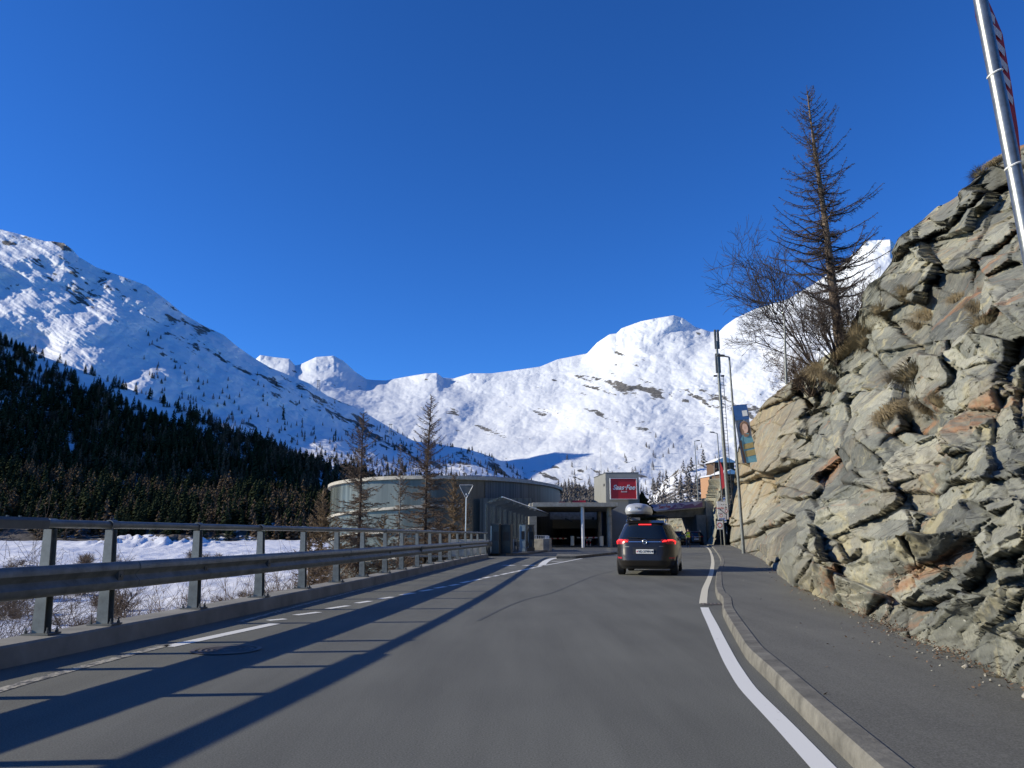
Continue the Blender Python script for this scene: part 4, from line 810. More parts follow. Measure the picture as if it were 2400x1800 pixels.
# red sign tower
TY = 92.; a = P(1419, 1109, TY); b2 = P(1496, 1109.5, TY); zt = a.z
tw = empty('sign_tower', ((a.x+b2.x)/2, TY, 0), 'grey rendered tower block carrying a large red town sign', 'tower')
w_ = b2.x-a.x; bx = P(1392, 1122, TY+8).x-tw.location.x
pl = [Vector((-w_/2, 0, 0)), Vector((w_/2, -.25, 0)), Vector((w_/2, 8, 0)), Vector((bx, 8, 0))]
MB().poly(pl, (0, 0, zt)).build('walls', M['towerlight'], tw)
MB().poly([p*1.012+Vector((0, -.03, zt)) for p in pl], (0, 0, .09)).build('roof_edge', M['darkmetal'], tw)
MB().box((-w_/2-.04, 1.1, zt-1.35), (.12, .9, .28)).build('window', M['black'], tw)
sc_ = P(1460, 1146, TY)-tw.location; sw, sh = 3.12, 2.42
sb_ = MB().box((sc_.x, -.42, sc_.z), (sw, .14, sh)).build('sign_board', M['red'], tw)
fr = MB()
for sx in (-1, 1): fr.box((sc_.x+sx*(sw/2), -.45, sc_.z), (.09, .22, sh+.06))
for sz in (-1, 1): fr.box((sc_.x, -.45, sc_.z+sz*sh/2), (sw-.09, .22, .06))
fr.build('frame', M['white'], sb_); fo = bpy.data.objects['frame']; 
bk = MB(); bk.box((sc_.x-1, -.22, sc_.z+.6), (.12, .3, .12)); bk.box((sc_.x+1, -.22, sc_.z+.6), (.12, .3, .12)); bk.box((sc_.x-1, -.25, sc_.z-.6), (.12, .3, .12)); bk.box((sc_.x+1, -.25, sc_.z-.6), (.12, .3, .12)); bk.build('brackets', M['darkmetal'], sb_)
text('lettering', 'Saas\u00b7Fee', M['white'], sb_, (sc_.x+.02, -.50, sc_.z+.14), (R(90), 0, 0), .78, .35, .018, .01)
text('lettering', 'Saastal', M['white'], sb_, (sc_.x+.05, -.50, sc_.z-.34), (R(90), 0, 0), .26, 0, .004, .01)
MB().tube([(-w_/2-.1, 3.5, zt), (-w_/2-.1, 3.5, zt+3.5)], .02, 5).build('antenna', M['galv_dark'], tw)
# spruce beside the tower
q = P(1508, 1254, 96); V, F = conifer(77, 1.9, 130); st = empty('spruce_tree', (q.x, 96, 0), 'dark green spruce just right of the grey sign tower', 'tree')
H = P(1508, 1152, 96).z; npmesh('crown', V*H, F, M['fir'], st); MB().tube([(0, 0, 0), (0, 0, H*.95)], [.12, .02], 6).build('trunk', M['barkdark'], st)
# bridge
br = empty('road_bridge', (20, 100, 0), 'concrete road bridge carrying a purple banner over the entrance lane', 'bridge')
def bl_(p): return Vector(p)-br.location
A0 = P(1470, 1195, 96); A1 = P(1660, 1172, 104); zt0, zt1 = P(1490, 1186, 96).z, P(1660, 1172.5, 104).z; zb0, zb1 = P(1490, 1205.5, 96).z, P(1660, 1189, 104).z
def bp_(f, dz0, dz1, dy): x = A0.x+(A1.x-A0.x)*f; y = A0.y+(A1.y-A0.y)*f; return bl_((x, y+dy, dz0+(dz1-dz0)*f))
mb = MB(); mb.add([bp_(0, zb0, zb1, 0), bp_(1, zb0, zb1, 0), bp_(1, zt0, zt1, 0), bp_(0, zt0, zt1, 0), bp_(0, zb0, zb1, .5), bp_(1, zb0, zb1, .5), bp_(1, zt0, zt1, .5), bp_(0, zt0, zt1, .5)], [(0, 1, 2, 3), (7, 6, 5, 4), (3, 2, 6, 7), (0, 4, 5, 1), (0, 3, 7, 4), (1, 5, 6, 2)])
mb.build('parapet', M['concrete'], br)
mb = MB(); mb.add([bp_(0, zb0-.55, zb1-1.2, .8), bp_(1, zb0-.55, zb1-1.2, .8), bp_(1, zb0-.01, zb1-.01, .3), bp_(0, zb0-.01, zb1-.01, .3), bp_(0, zb0-.55, zb1-1.2, 9), bp_(1, zb0-.55, zb1-1.2, 9), bp_(1, zb0-.01, zb1-.01, 9.5), bp_(0, zb0-.01, zb1-.01, 9.5)], [(0, 1, 2, 3), (7, 6, 5, 4), (3, 2, 6, 7), (0, 4, 5, 1), (0, 3, 7, 4), (1, 5, 6, 2)])
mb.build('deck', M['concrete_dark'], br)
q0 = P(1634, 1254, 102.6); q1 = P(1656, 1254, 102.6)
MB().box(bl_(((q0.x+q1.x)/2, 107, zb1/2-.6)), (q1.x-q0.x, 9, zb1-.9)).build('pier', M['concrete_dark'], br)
MB().box(bl_((P(1660, 1254, 102.5).x+1, 105, (zt1-.02)/2)), (1.8, 3, zt1-.02)).build('abutment', M['concrete'], br)
# banner on the bridge with its design
d = (A1-A0); bn = empty('bridge_banner', (A0.x+d.x*.13, A0.y+d.y*.13-.06, 0), 'long purple and blue winter banner hung on the bridge parapet', 'banner')
def bq(f, g, o=.0):   # f along 0..1 of banner, g height 0..1
    F = .20+.72*f; x = A0.x+d.x*F; y = A0.y+d.y*F-.03-o; z0 = zb0+(zb1-zb0)*F+.12; z1 = zt0+(zt1-zt0)*F-.08; return Vector((x, y, z0+(z1-z0)*g))-bn.location
def bpoly(name, pts, mat, o): MB().poly([bq(f, g, o) for f, g in pts], (0, -.006, 0)).build(name, mat, bn)
M['purple'] = simple('banner_purple', (.24, .12, .24), .6); M['lilac'] = simple('banner_lilac', (.52, .46, .56), .6); M['bgrey'] = simple('banner_snow', (.62, .64, .72), .6); M['bblue'] = simple('banner_sky', (.16, .24, .48), .6)
bpoly('cloth', [(0, 0), (1, 0), (1, 1), (0, 1)], M['lilac'], 0)
bpoly('sky_field', [(0, .1), (.22, .75), (.2, 1), (0, 1)], M['bblue'], .01); bpoly('snow_field_print', [(.02, .0), (.12, .6), (.18, .45), (.26, .85), (.42, .95), (.48, .4), (.36, .05)], M['bgrey'], .017)
bpoly('ridge_print', [(.36, 0), (.45, .35), (.5, .75), (.60, .95), (.70, .55), (.82, .75), (.86, .3), (1, .9), (1, 0)], M['purple'], .024)
an = math.atan2(d.y, d.x); tl = math.atan2((zb1-zb0), d.length)
for i, (s_, sz, f, g, c, sh_) in enumerate([('Saas\u00b7Fee', .62, .33, .55, 'red', .3), ('Winter', .22, .56, .68, 'white', 0), ('15. Dez 2022 - 16. Apr', .17, .60, .45, 'white', 0), ('Herzlich willkommen', .17, .57, .24, 'white', 0)]):
    text('lettering', s_, M[c], bn, bq(f, g, .036), (R(90), -tl*.9, an), sz, sh_, .012 if i == 0 else .002)
# rubble wall beyond the bridge
def heightwall(name, x0, x1, y0, y1, zf, mat, seed, label, cat, amp=.5, n=160, m=70, sc=1.1):
    f = np.linspace(0, 1, n)[:, None]; g = np.linspace(0, 1, m)[None, :]; ztop = np.array([zf(float(a)) for a in f.ravel()])[:, None]
    L_ = math.hypot(x1-x0, y1-y0); dx, dy = (x1-x0)/L_, (y1-y0)/L_; Sx = f*L_; Zx = -.2+(ztop+.2)*g
    a, e, i_ = facets(Sx/sc/2.2+fbm(Sx, Zx, 3, seed), Zx/sc, seed, 1.2, .4); D_ = amp*a+fbm(Sx*1.5, Zx*1.5, 4, seed)*.08
    X = x0+dx*Sx+dy*(D_-Zx*.15); Y = y0+dy*Sx-dx*(D_-Zx*.15); V = np.stack([X+0*Zx, Y+0*Zx, Zx+0*f], -1)
    Vb = V[:, -1:, :]+np.array([0, 5., .3]); V = np.concatenate([V, Vb], 1)
    o = npmesh(name, V, grid_faces(n, m+1), mat, attrs={'cell': np.c_[i_, i_[:, -1:]], 'warm': np.zeros((n, m+1)), 'crack': np.zeros((n, m+1))}); return tag(o, label, cat)
q0 = P(1470, 1254, 140); q1 = P(1690, 1254, 112)
heightwall('stone_wall', q0.x, q1.x, 140, 112, lambda f: 5.6, M['rock'], 71, 'sunlit rough stone wall seen through the bridge opening', 'wall', .5)
q0 = P(1654, 1254, 108); q1 = P(1735, 1254, 76)
heightwall('stone_wall', q0.x, q1.x, 106, 86, lambda f: 4.8+2.6*f, M['rock'], 73, 'tall rough rock wall between the bridge abutment and the sign board', 'wall', .22)
# stair wedge with railing
sr = empty('outdoor_stair', (P(1665, 1254, 96).x, 96, 0), 'pale concrete stair ramp with dark railing right of the bridge', 'stair')
x0 = 0; x1 = P(1692, 1254, 96).x-sr.location.x; hz = P(1692, 1236, 96).z
MB().poly([Vector((x0-.2, 0, 0)), Vector((x1+.6, 0, 0)), Vector((x1+.6, 0, hz+.6)), Vector((x1, 0, hz+.6))], (0, 1.6, 0)).build('ramp', M['concrete'], sr)
rl = MB(); rl.tube([(x0-.1, -.05, .9), (x1+.1, -.05, hz+1.5)], .03, 6); rl.tube([(x0-.1, -.05, .5), (x1+.1, -.05, hz+1.1)], .02, 6)
for k in range(9): f = k/8; x = x0+(x1-x0)*f; rl.tube([(x, -.05, f*(hz+.5)), (x, -.05, .95+f*(hz+.55))], .02, 5)
rl.build('railing', M['black'], sr)
# chalets of the village
M['wood'] = simple('chalet_wood', (.10, .06, .035), .8); M['orange'] = simple('orange_render', (.36, .20, .11), .8)
def chalet(u, v, Y, w, h, mat, lab):
    q = P(u, v, Y); t = empty('chalet', (q.x, Y, q.z-.5), lab, 'house', None, .2)
    MB().box((0, 2, h/2), (w, 4, h)).build('wall', M[mat], t)
    MB().poly([Vector((-w*.62, -.6, h)), Vector((0, -.6, h+w*.28)), Vector((w*.62, -.6, h))], (0, 5.4, 0)).build('roof', M['white'], t)
    for k in range(2):
        b_ = MB().box((0, -.45, h*(.3+.38*k)), (w*.98, .8, .12)); [b_.box((-w*.48+w*.96*j/8, -.82, h*(.3+.38*k)+.4), (.07, .05, .8)) for j in range(9)]; b_.box((0, -.82, h*(.3+.38*k)+.82), (w, .07, .08)); b_.build('balcony', M['wood'], t)
        for j in (-1, 1): MB().box((j*w*.24, -.03, h*(.3+.38*k)+.6), (w*.16, .06, .8)).build('window', M['black'], t)
chalet(1674, 1160, 150, 1.7, 4.0, 'orange', 'orange house with snow roof above the bridge abutment')
chalet(1713, 1152, 140, 3.2, 3.6, 'wood', 'dark wooden chalet with balconies at the top of the rock wall')
chalet(1700, 1128, 165, 4.5, 4.5, 'wood', 'small dark chalet higher on the slope beside the mast')
# ------------------------------------------------------------------ glass shelter and machines
sh_ = empty('glass_shelter', (-1, 46, 0), 'glass roofed walkway shelter on dark steel posts beside the ticket machines', 'shelter')
Lp = [(-1.35, 46), (1.75, 77)]; Rp = [(-.38, 46), (3.5, 77)]; nP = 10
M['clearglass'] = glass('clear_glass', (.25, .32, .31), .22)
def lp(f, q): return Vector((q[0][0]+(q[1][0]-q[0][0])*f, q[0][1]+(q[1][1]-q[0][1])*f, 0))-sh_.location
for k in range(nP):
    f = k/(nP-1); a = lp(f, Lp); c_ = lp(f, Rp); MB().box(a+Vector((0, 0, 1.5)), (.12, .12, 3.0)).build('post', M['darkmetal'], sh_)
    MB().poly([a+Vector((0, -.05, 2.9)), a+Vector((0, -.05, 3.02)), c_+Vector((0, -.05, 3.30)), c_+Vector((0, -.05, 3.02))], (0, .10, 0)).build('roof_beam', M['darkmetal'], sh_)
a0, a1, c0, c1 = lp(-.03, Lp), lp(1.03, Lp), lp(-.05, Rp), lp(1.03, Rp); z1 = Vector((0, 0, 3.05)); z2 = Vector((0, 0, 3.34))
MB().poly([a0+z1, a1+z1, c1+z2, c0+z2], (0, 0, .02)).build('glass_roof', M['clearglass'], sh_)
MB().tube([c0+z2, c1+z2], .04, 6).build('gutter', M['alu'], sh_)
MB().poly([a0+Vector((-.1, 0, .2)), a1+Vector((-.1, 0, .2)), a1+Vector((-.1, 0, 2.95)), a0+Vector((-.1, 0, 2.95))], (.02, 0, 0)).build('glass_wall', M['clearglass'], sh_)
mb = MB().poly([a0+Vector((-.3, -.4, 0)), a1+Vector((-.3, 0, 0)), a1+Vector((-.3, 0, .75)), a0+Vector((-.3, -.4, .75))], (.15, 0, 0)); mb.build('base_wall', M['concrete'], sh_)
pf = [G(1142, 1302), G(1185, 1302.5), G(1235, 1300), G(1262, 1296), G(1290, 1292), G(1290, 1286)]
tag(MB().poly([Vector((p.x, p.y, 0)) for p in pf]+[Vector((-1.9, 72, 0)), Vector((-2.2, 46, 0))], (0, 0, .12)).build('platform', M['kerbstone']), kind='structure')
M['cabinet'] = simple('dark_cabinet', (.035, .045, .048), .4, .2); M['cablue'] = simple('pale_blue_panel', (.33, .42, .44), .45, .1, .05)
def cabinet(u0, u1, v0, v1, Y, dep, mat, lab, name='ticket_machine'):
    a = P(u0, v1, Y); b_ = P(u1, v0, Y); t = empty(name, ((a.x+b_.x)/2, Y, .12), lab, 'machine', None, -.12); w = b_.x-a.x; h = b_.z-.12
    MB().box((0, dep/2, h/2), (w, dep, h)).build('housing', M[mat], t, bevel=.02); MB().box((0, dep/2, h+.02), (w+.06, dep+.06, .05)).build('lid', M['galv_dark'], t)
    MB().box((w*.1, -.012, h*.6), (w*.55, .02, h*.3)).build('front_panel', M['black'], t); MB().box((-w*.47, -.012, h*.5), (.03, .03, h*.9)).build('edge_trim', M['alu'], t); return t
cabinet(1150, 1170, 1229, 1301, 46, .8, 'cabinet', 'dark tall cabinet at the end of the guard rail, nearest machine')
cabinet(1171, 1197, 1230, 1301, 47, 1.0, 'cabinet', 'dark wide ticket cabinet with aluminium edge, second from the rail end')
cabinet(1218, 1231, 1229, 1297, 52, .5, 'cablue', 'pale blue grey slim terminal between the cabinets and the air hose unit')
cabinet(1203, 1212, 1262, 1298, 52, .5, 'concrete_dark', 'low grey concrete bin left of the pale blue terminal', 'waste_bin')
ah = cabinet(1238, 1251, 1231, 1296, 53, .45, 'galv_dark', 'grey charging column with a black hose looped on its front', 'charging_column')
hp = [Vector((.28*math.cos(a)*(.8), -.1, .95+.75*math.sin(a))) for a in np.linspace(0, 2*math.pi, 30)]; MB().tube(hp, .028, 6, False).build('hose', M['rubber'], ah); MB().box((0, -.06, .12), (.5, .4, .24)).build('foot', M['black'], ah)
q = P(1270, 1254, 58); cw = empty('concrete_wall', (q.x, 58, .0), 'rounded concrete wall with a short white fence on top right of the shelter', 'wall')
arc = [Vector((-.55, 0, 0)), Vector((.1, -.25, 0)), Vector((.55, -.1, 0)), Vector((.75, .6, 0)), Vector((.75, 6, 0)), Vector((-.55, 6, 0))]
MB().poly(arc, (0, 0, .92)).build('wall_body', M['concrete'], cw, bevel=.03)
fz = MB(); fz.box((-.02, .3, 1.16), (1.0, .03, .03))
for k in range(8): fz.box((-.5+k*.13, .3, 1.03), (.03, .02, .26))
fz.box((.3, .31, 1.04), (.16, .02, .22)); fz.box((.5, .31, 1.04), (.12, .02, .22)); fz.build('fence', M['white'], cw)
q = G(1145, 1296, 0.0); tag(MB().poly([Vector((-3.6, 45, 0)), Vector((-1.62, 45, 0)), Vector((-1.62, 46.2, 0)), Vector((-3.6, 46.2, 0))], (0, 0, .95)).build('concrete_block', M['concrete'], bevel=.02), 'pale concrete wall block behind the last rail posts', 'wall')
# ------------------------------------------------------------------ poles, lamps, signs on the right
def pole(u0, v0, u1, v1, Y, z0, r0, r1, name, lab, cat, arm=None, n=10):
    b_ = P(u0, v0, Y); 
    if z0 is not None: b_.z = z0
    tpp = P(u1, v1, Y); t = empty(name, b_, lab, cat); d_ = tpp-b_; MB().tube([(0, 0, 0), d_*.3, d_], [r0, r0*.7+r1*.3, r1], n).build('pole', M['galv'], t, smooth=True)
    if arm:
        e = P(arm[0], arm[1], Y)-b_; sgn = 1 if e.x > d_.x else -1
        MB().tube([d_, d_.lerp(e, .5)], r1*.8, 8).build('arm', M['galv'], t); MB().box(d_.lerp(e, .75), (abs(e.x-d_.x)*.55+.1, .22, .12), Matrix.Rotation(sgn*-.08, 3, 'Y')).build('lamp_head', M['galv_dark'], t, bevel=.03)
    return t, b_, d_
t, b_, d_ = pole(1743, 1297, 1709, 837, 47, .12, .11, .055, 'street_lamp', 'tall street lamp on the footway by the rock holding a portrait banner', 'street lamp', (1682, 832))
# banner on that pole
M['portraitskin'] = simple('printed_skin', (.50, .33, .26), .7); M['hair'] = simple('printed_hair', (.20, .12, .08), .7); M['teal'] = simple('printed_teal', (.16, .36, .42), .7); M['ochre'] = simple('printed_ochre', (.40, .30, .12), .7); M['pblue'] = simple('printed_blue', (.06, .17, .42), .7); M['pgrey'] = simple('printed_grey', (.33, .38, .46), .7)
ba_ = P(1716, 952, 47); bn = empty('pole_banner', ba_, 'tall banner with a portrait in a blue jacket hung on the street lamp', 'banner')
Wb, Hb = .86, 3.55
def bs(f, g): return Vector((f*Wb+g*.42+.02, .06*math.sin(f*6), -g*Hb+.10*f))
def bpl(name, pts, m_, o): MB().poly([bs(f, g)+Vector((0, -o, 0)) for f, g in pts], (0, -.004, 0)).build(name, M[m_], bn)
def oval(cf, cg, rf, rg, n=20): return [(cf+rf*math.cos(a), cg+rg*math.sin(a)) for a in np.linspace(0, 2*math.pi, n, endpoint=False)]
vs = []; nn = 12
for i in range(nn): vs += [bs(i/(nn-1), 0), bs(i/(nn-1), 1)]
MB().add(vs, [(2*i, 2*i+1, 2*i+3, 2*i+2) for i in range(nn-1)]).build('cloth', M['pgrey'], bn)
bpl('top_field', [(0, 0), (1, 0), (1, .26), (0, .26)], 'pblue', .08); bpl('logo', [(.5, .1), (.92, .1), (.92, .2), (.5, .2)], 'white', .09)
bpl('hair', oval(.55, .42, .36, .14), 'hair', .09); bpl('face', oval(.56, .41, .21, .085), 'portraitskin', .10)
bpl('jacket', [(.15, .58), (.4, .5), (.72, .5), (.98, .6), (1, 1), (.3, 1), (.1, .8)], 'teal', .10); bpl('jacket_stripe', [(.2, .68), (.95, .66), (.95, .75), (.2, .77)], 'ochre', .11); bpl('jacket_stripe', [(.25, .80), (.98, .78), (.98, .88), (.3, .9)], 'ochre', .11); bpl('arm_print', [(.02, .62), (.2, .6), (.28, 1), (.12, 1)], 'hair', .11)
MB().tube([(-.15, 0, .03), (1.0, 0, .12)], .02, 6).build('top_rod', M['alu'], bn)
# antenna mast
t, b_, d_ = pole(1706, 1180, 1679, 800, 72, None, .19, .12, 'antenna_mast', 'tall mobile phone mast with panel antennas and ladder behind the rock', 'mast')
for f, dx in ((1.0, .05), (.86, .0)):
    for s_ in (-1, 1): MB().box(d_*f+Vector((s_*.14+dx, 0, .0 if f < 1 else .2)), (.2, .2, 1.9)).build('panel_antenna', M['galv_dark'], t, bevel=.03)
for k in range(6): MB().box(d_*(.78-.008*k)+Vector(((-1)**k*.35, 0, k*.12)), (.3, .2, .14)).build('radio_unit', M['alu'], t)
lad = MB(); o_ = Vector((.42, 0, 0)); lad.tube([o_, d_*.78+o_], .03, 5)
for k in range(40): p = d_*(.02*k)+o_; lad.box(p-Vector((.1, 0, 0)), (.28, .03, .03))
lad.build('ladder', M['galv'], t)
pole(1692, 1160, 1681, 1016, 88, None, .09, .05, 'street_lamp', 'street lamp with left arm standing in front of the red flag', 'street lamp', (1665, 1012))
pole(1637, 1173, 1628, 1034, 106, 4.9, .10, .05, 'street_lamp', 'street lamp on the bridge with its head to the right', 'street lamp', (1639, 1032))
pole(1680, 1175, 1673, 1090, 120, None, .07, .04, 'street_lamp', 'thin distant lamp post beside the orange house', 'street lamp', (1668, 1089))
pole(1843, 900, 1838, 742, 30, None, .06, .03, 'street_lamp', 'thin grey pole with sign plate behind the bare shrub on the rock', 'street lamp')
pole(1531, 1186, 1527, 1085, 130, None, .05, .03, 'flag_pole', 'slim bare pole above the bridge just right of the spruce', 'pole')
pole(1571, 1182, 1569, 1120, 140, None, .05, .03, 'flag_pole', 'short slim pole above the middle of the bridge banner', 'pole')
t, b_, d_ = pole(1693, 1176, 1684, 1075, 84, None, .07, .05, 'flag_pole', 'pole with a narrow red flag in front of the mast', 'pole')
fl_ = [P(1686, 1078, 84)-b_, P(1694, 1100, 84)-b_, P(1698.5, 1130, 84)-b_, P(1698, 1141, 84)-b_, P(1690, 1149, 84)-b_]
fv = [Vector(p)+Vector((0, -.1*(i % 2), 0)) for i, p in enumerate(fl_)]; MB().poly(fv, (0, -.03, 0)).build('flag', M['redfade'], t)
# direction sign board
q = P(1699, 1276, 86); ds = empty('direction_sign', (q.x, 86, .1), 'large white direction board with black arrows on a grey pole by the rock', 'road sign')
MB().tube([(0, 0, 0), (-.12, 0, 4.4)], .09, 10).build('pole', M['galv'], ds, smooth=True)
def sp_(u, v, o=0.): p = P(u, v, 85.8-o); return p-ds.location
bd = [sp_(1680, 1175), sp_(1705.5, 1176), sp_(1708.5, 1217), sp_(1683, 1218)]
board = MB().poly(bd, (0, .06, 0)).build('board', M['white'], ds, bevel=.01)
def sq(f, g, o): a = bd[0].lerp(bd[1], f); b_ = bd[3].lerp(bd[2], f); return a.lerp(b_, g)+Vector((0, -o, 0))
def bar(name, f0, g0, f1, g1, w, m_='black', o=.012):
    a, b_ = sq(f0, g0, o), sq(f1, g1, o); d_ = (b_-a).normalized(); n_ = Vector((-d_.z, 0, d_.x))*w/2; MB().poly([a-n_, b_-n_, b_+n_, a+n_], (0, -.006, 0)).build(name, M[m_], board)
def trii(f, g, dx, dz, s_, m_='black', o=.014):
    a = sq(f, g, o); d_ = Vector((dx, 0, dz)).normalized(); n_ = Vector((-d_.z, 0, d_.x)); MB().poly([a+d_*s_, a-n_*s_*.7-d_*s_*.4, a+n_*s_*.7-d_*s_*.4], (0, -.006, 0)).build('arrow_head', M[m_], board)
def roundel(par, c, r, inner='white', w=.3):
    MB().add([c+Vector((r*math.cos(a), 0, r*math.sin(a))) for a in np.linspace(0, 2*math.pi, 24, endpoint=False)][::-1], [tuple(range(24))]).build('red_ring', M['red'], par)
    MB().add([c+Vector((r*(1-w)*math.cos(a), -.008, r*(1-w)*math.sin(a))) for a in np.linspace(0, 2*math.pi, 24, endpoint=False)][::-1], [tuple(range(24))]).build('white_disc', M[inner], par)
bar('arrow_shaft', .80, .98, .80, .34, .07); trii(.80, .32, 0, 1, .14); bar('arrow_shaft', .80, .74, .3, .48, .07); trii(.27, .455, -1, .62, .14)
roundel(board, sq(.82, .53, .03), .17); roundel(board, sq(.30, .79, .03), .17)
for k in range(3): bar('blue_sign', .12+.18*k, .96, .24+.18*k, .96, .16, 'blue')
text('lettering', 'Saas-Fee', M['red'], board, sq(.22, .365, .016), (R(90), 0, 0), .26, .3, .004); text('lettering', 'Parking', M['black'], board, sq(.25, .65, .016), (R(90), 0, 0), .16)
for f in (.42, .62, .82): bar('vehicle_symbol', f-.05, .17, f+.05, .17, .06)
q = P(1690, 1268, 80); rs_ = empty('prohibition_sign', (q.x, 80, .12), 'round white sign with red rim on a short post below the board', 'road sign')
MB().tube([(0, 0, 0), (-.05, 0, 2.4)], .035, 8).build('pole', M['galv'], rs_, smooth=True)
c_ = P(1687, 1231, 79.9)-rs_.location; MB().box(c_+Vector((.03, .03, .0)), (.62, .03, .85)).build('back_plate', M['white'], rs_, bevel=.01); roundel(rs_, c_+Vector((0, -.02, 0)), .26)
M['polesteel'] = simple('pole_steel', (.25, .26, .245), .36, .8, .25, 14)
b0 = P(2440, 1060, 7.2); pb = P(2298, 0, 7.2); dirp = (pb-P(2416, 600, 7.2)).normalized()
base = P(2416, 600, 7.2); kz = (base.z-.1)/dirp.z; base = base-dirp*kz; base.z = .1
fp_ = empty('flag_pole', base, 'thick shiny steel flagpole leaning at the right edge with a red flag', 'flagpole')
MB().tube([(0, 0, 0), dirp*4.4, dirp*11], [.085, .074, .050], 28).build('pole', M['polesteel'], fp_, smooth=True)
for (u, v) in ((2333, 173), (2378, 389)):
    p = P(u, v, 7.2)-base; L__ = p.dot(dirp); c_ = dirp*L__; n1 = dirp.cross(Vector((0, 1, 0))).normalized(); n2 = dirp.cross(n1)
    rr = .083*(1-.035*L__)+.004
    ring = [c_+(n1*math.cos(a)+n2*math.sin(a))*(rr)+dirp*(-.025*math.cos(a)) for a in np.linspace(0, 2*math.pi, 22)]; MB().tube(ring, .011, 6, False).build('strap', M['white'], fp_)
def FPt(u, v, Y=7.45): return P(u, v, Y)-base
L1 = [(2279, -60), (2300, 20), (2318, 80), (2345, 220), (2368, 340), (2392, 440), (2410, 560)]; R1 = [(2288, -60), (2325, 20), (2350, 80), (2371, 200), (2386, 300), (2396, 400), (2420, 560)]
MB().strip([FPt(*p) for p in L1], [FPt(*p, 7.6) for p in R1]).build('flag', M['redfade'], fp_)
st_ = []
for k in range(6):
    v = 15+38*k; ua = np.interp(v, [p[1] for p in L1], [p[0] for p in L1])+14; ub = np.interp(v+24, [p[1] for p in R1], [p[0] for p in R1])
    MB().add([FPt(ua, v, 7.42), FPt(ub-1, v+24, 7.55), FPt(ub-1, v+42, 7.55), FPt(ua+3, v+20, 7.42)], [(0, 1, 2, 3)]).build('letter_stroke', M['whitecloth'], fp_)
MB().strip([FPt(2275, -60, 7.5), FPt(2286, 40, 7.5), FPt(2299, 90, 7.5)], [FPt(2290, -60, 7.5), FPt(2300, 40, 7.5), FPt(2306, 90, 7.5)]).build('flag_edge', M['redfade'], fp_)
# cable car pylon on the ridge
for (u, v, Y, lab) in ((746, 902, 2660, 'dark cable car pylon on the snowy ridge left of the white peak'), (915, 1005, 2500, 'small cable car pylon low on the left ridge')):
    q = P(u, v, Y); t = empty('cable_pylon', q-Vector((0, 0, 12)), lab, 'pylon'); mb = MB()
    for sx in (-1, 1): mb.tube([(sx*4, 0, -8), (sx*2.2, 0, 26)], .9, 5)
    for z in (6, 14, 22): mb.box((0, 0, z), (7, .8, .8))
    mb.build('frame', M['darkmetal'], t); MB().box((0, 0, 27), (13, 2, 2)).build('cross_arm', M['darkmetal'], t)
# ------------------------------------------------------------------ cars
ZT = np.array([.20, .30, .45, .62, .80, .95, 1.03, 1.10, 1.25, 1.40, 1.50, 1.56, 1.60, 1.625]); WT = np.array([.86, .91, .935, .94, .94, .935, .92, .895, .83, .755, .70, .63, .52, .30])
RT = np.array([.16, .05, 0, .02, .055, .08, .10, .13, .21, .29, .35, .42, .55, .85]); FT = np.array([4.45, 4.58, 4.66, 4.64, 4.60, 4.35, 3.9, 3.55, 3.2, 2.85, 2.55, 2.3, 2.1, 1.9]); NT = np.array([5, 5, 5, 5, 5, 5, 5, 4.5, 4.2, 4, 4, 3.6, 3.2, 3])
def csec(z):
    return [float(np.interp(z, ZT, k)) for k in (WT, RT, FT, NT)]
def cpt(z, a, o=0.):
    w, r, f, n_ = csec(z); c, s = math.cos(a), math.sin(a); e = 2/n_; L_ = (f-r)/2
    x = math.copysign(abs(c)**e, c)*(w+o); y = (f+r)/2+math.copysign(abs(s)**e, s)*(L_+o); return Vector((x, y, z))
def rear(x, z, o=.006):
    w, r, f, n_ = csec(z); L_ = (f-r)/2; k = min(.999, abs(x)/w); return Vector((x, (f+r)/2-(L_)*(1-k**n_)**(1/n_)-o, z))
def rear_patch(name, rows, mat, par, o=.006, nx_=14, sm_=True):   # rows: (z, x0, x1)
    vs = []; 
    for z, x0, x1 in rows: vs += [rear(x0+(x1-x0)*i/(nx_-1), z, o) for i in range(nx_)]
    fs = [(j*nx_+i, j*nx_+i+1, (j+1)*nx_+i+1, (j+1)*nx_+i) for j in range(len(rows)-1) for i in range(nx_-1)]
    return MB().add(vs, fs).build(name, mat, par, smooth=sm_)
def side_patch(name, pts, sx, mat, par, o=.008):  # pts (y,z)
    vs = []
    for y, z in pts:
        w, r, f, n_ = csec(z); L_ = (f-r)/2; k = min(.999, abs(y-(f+r)/2)/L_); vs.append(Vector((sx*(w*(1-k**n_)**(1/n_)+o), y, z)))
    return MB().add(vs, [tuple(range(len(vs)))]).build(name, mat, par)
def carpaint(name, c):
    m, n, b = newmat(name); b.inputs['Base Color'].default_value = (*c, 1); b.inputs['Metallic'].default_value = .35; b.inputs['Roughness'].default_value = .32; b.inputs['Coat Weight'].default_value = .4; b.inputs['Coat Roughness'].default_value = .06; return m
M['paint'] = carpaint('brown_grey_paint', (.024, .021, .018)); M['paintblack'] = carpaint('black_paint', (.012, .013, .015)); M['carglass'] = glass('tinted_glass', (.008, .012, .016), 1.0)
M['tail'] = emis('lit_tail_lamp', (1, .03, .03), 1.5); M['reflector'] = simple('red_reflector', (.35, .02, .03), .25); M['chrome'] = simple('chrome', (.6, .62, .62), .18, .9, .03); M['box'] = simple('silver_box', (.50, .51, .52), .35, .3, .04); M['plate'] = simple('plate_white', (.72, .72, .68), .5)
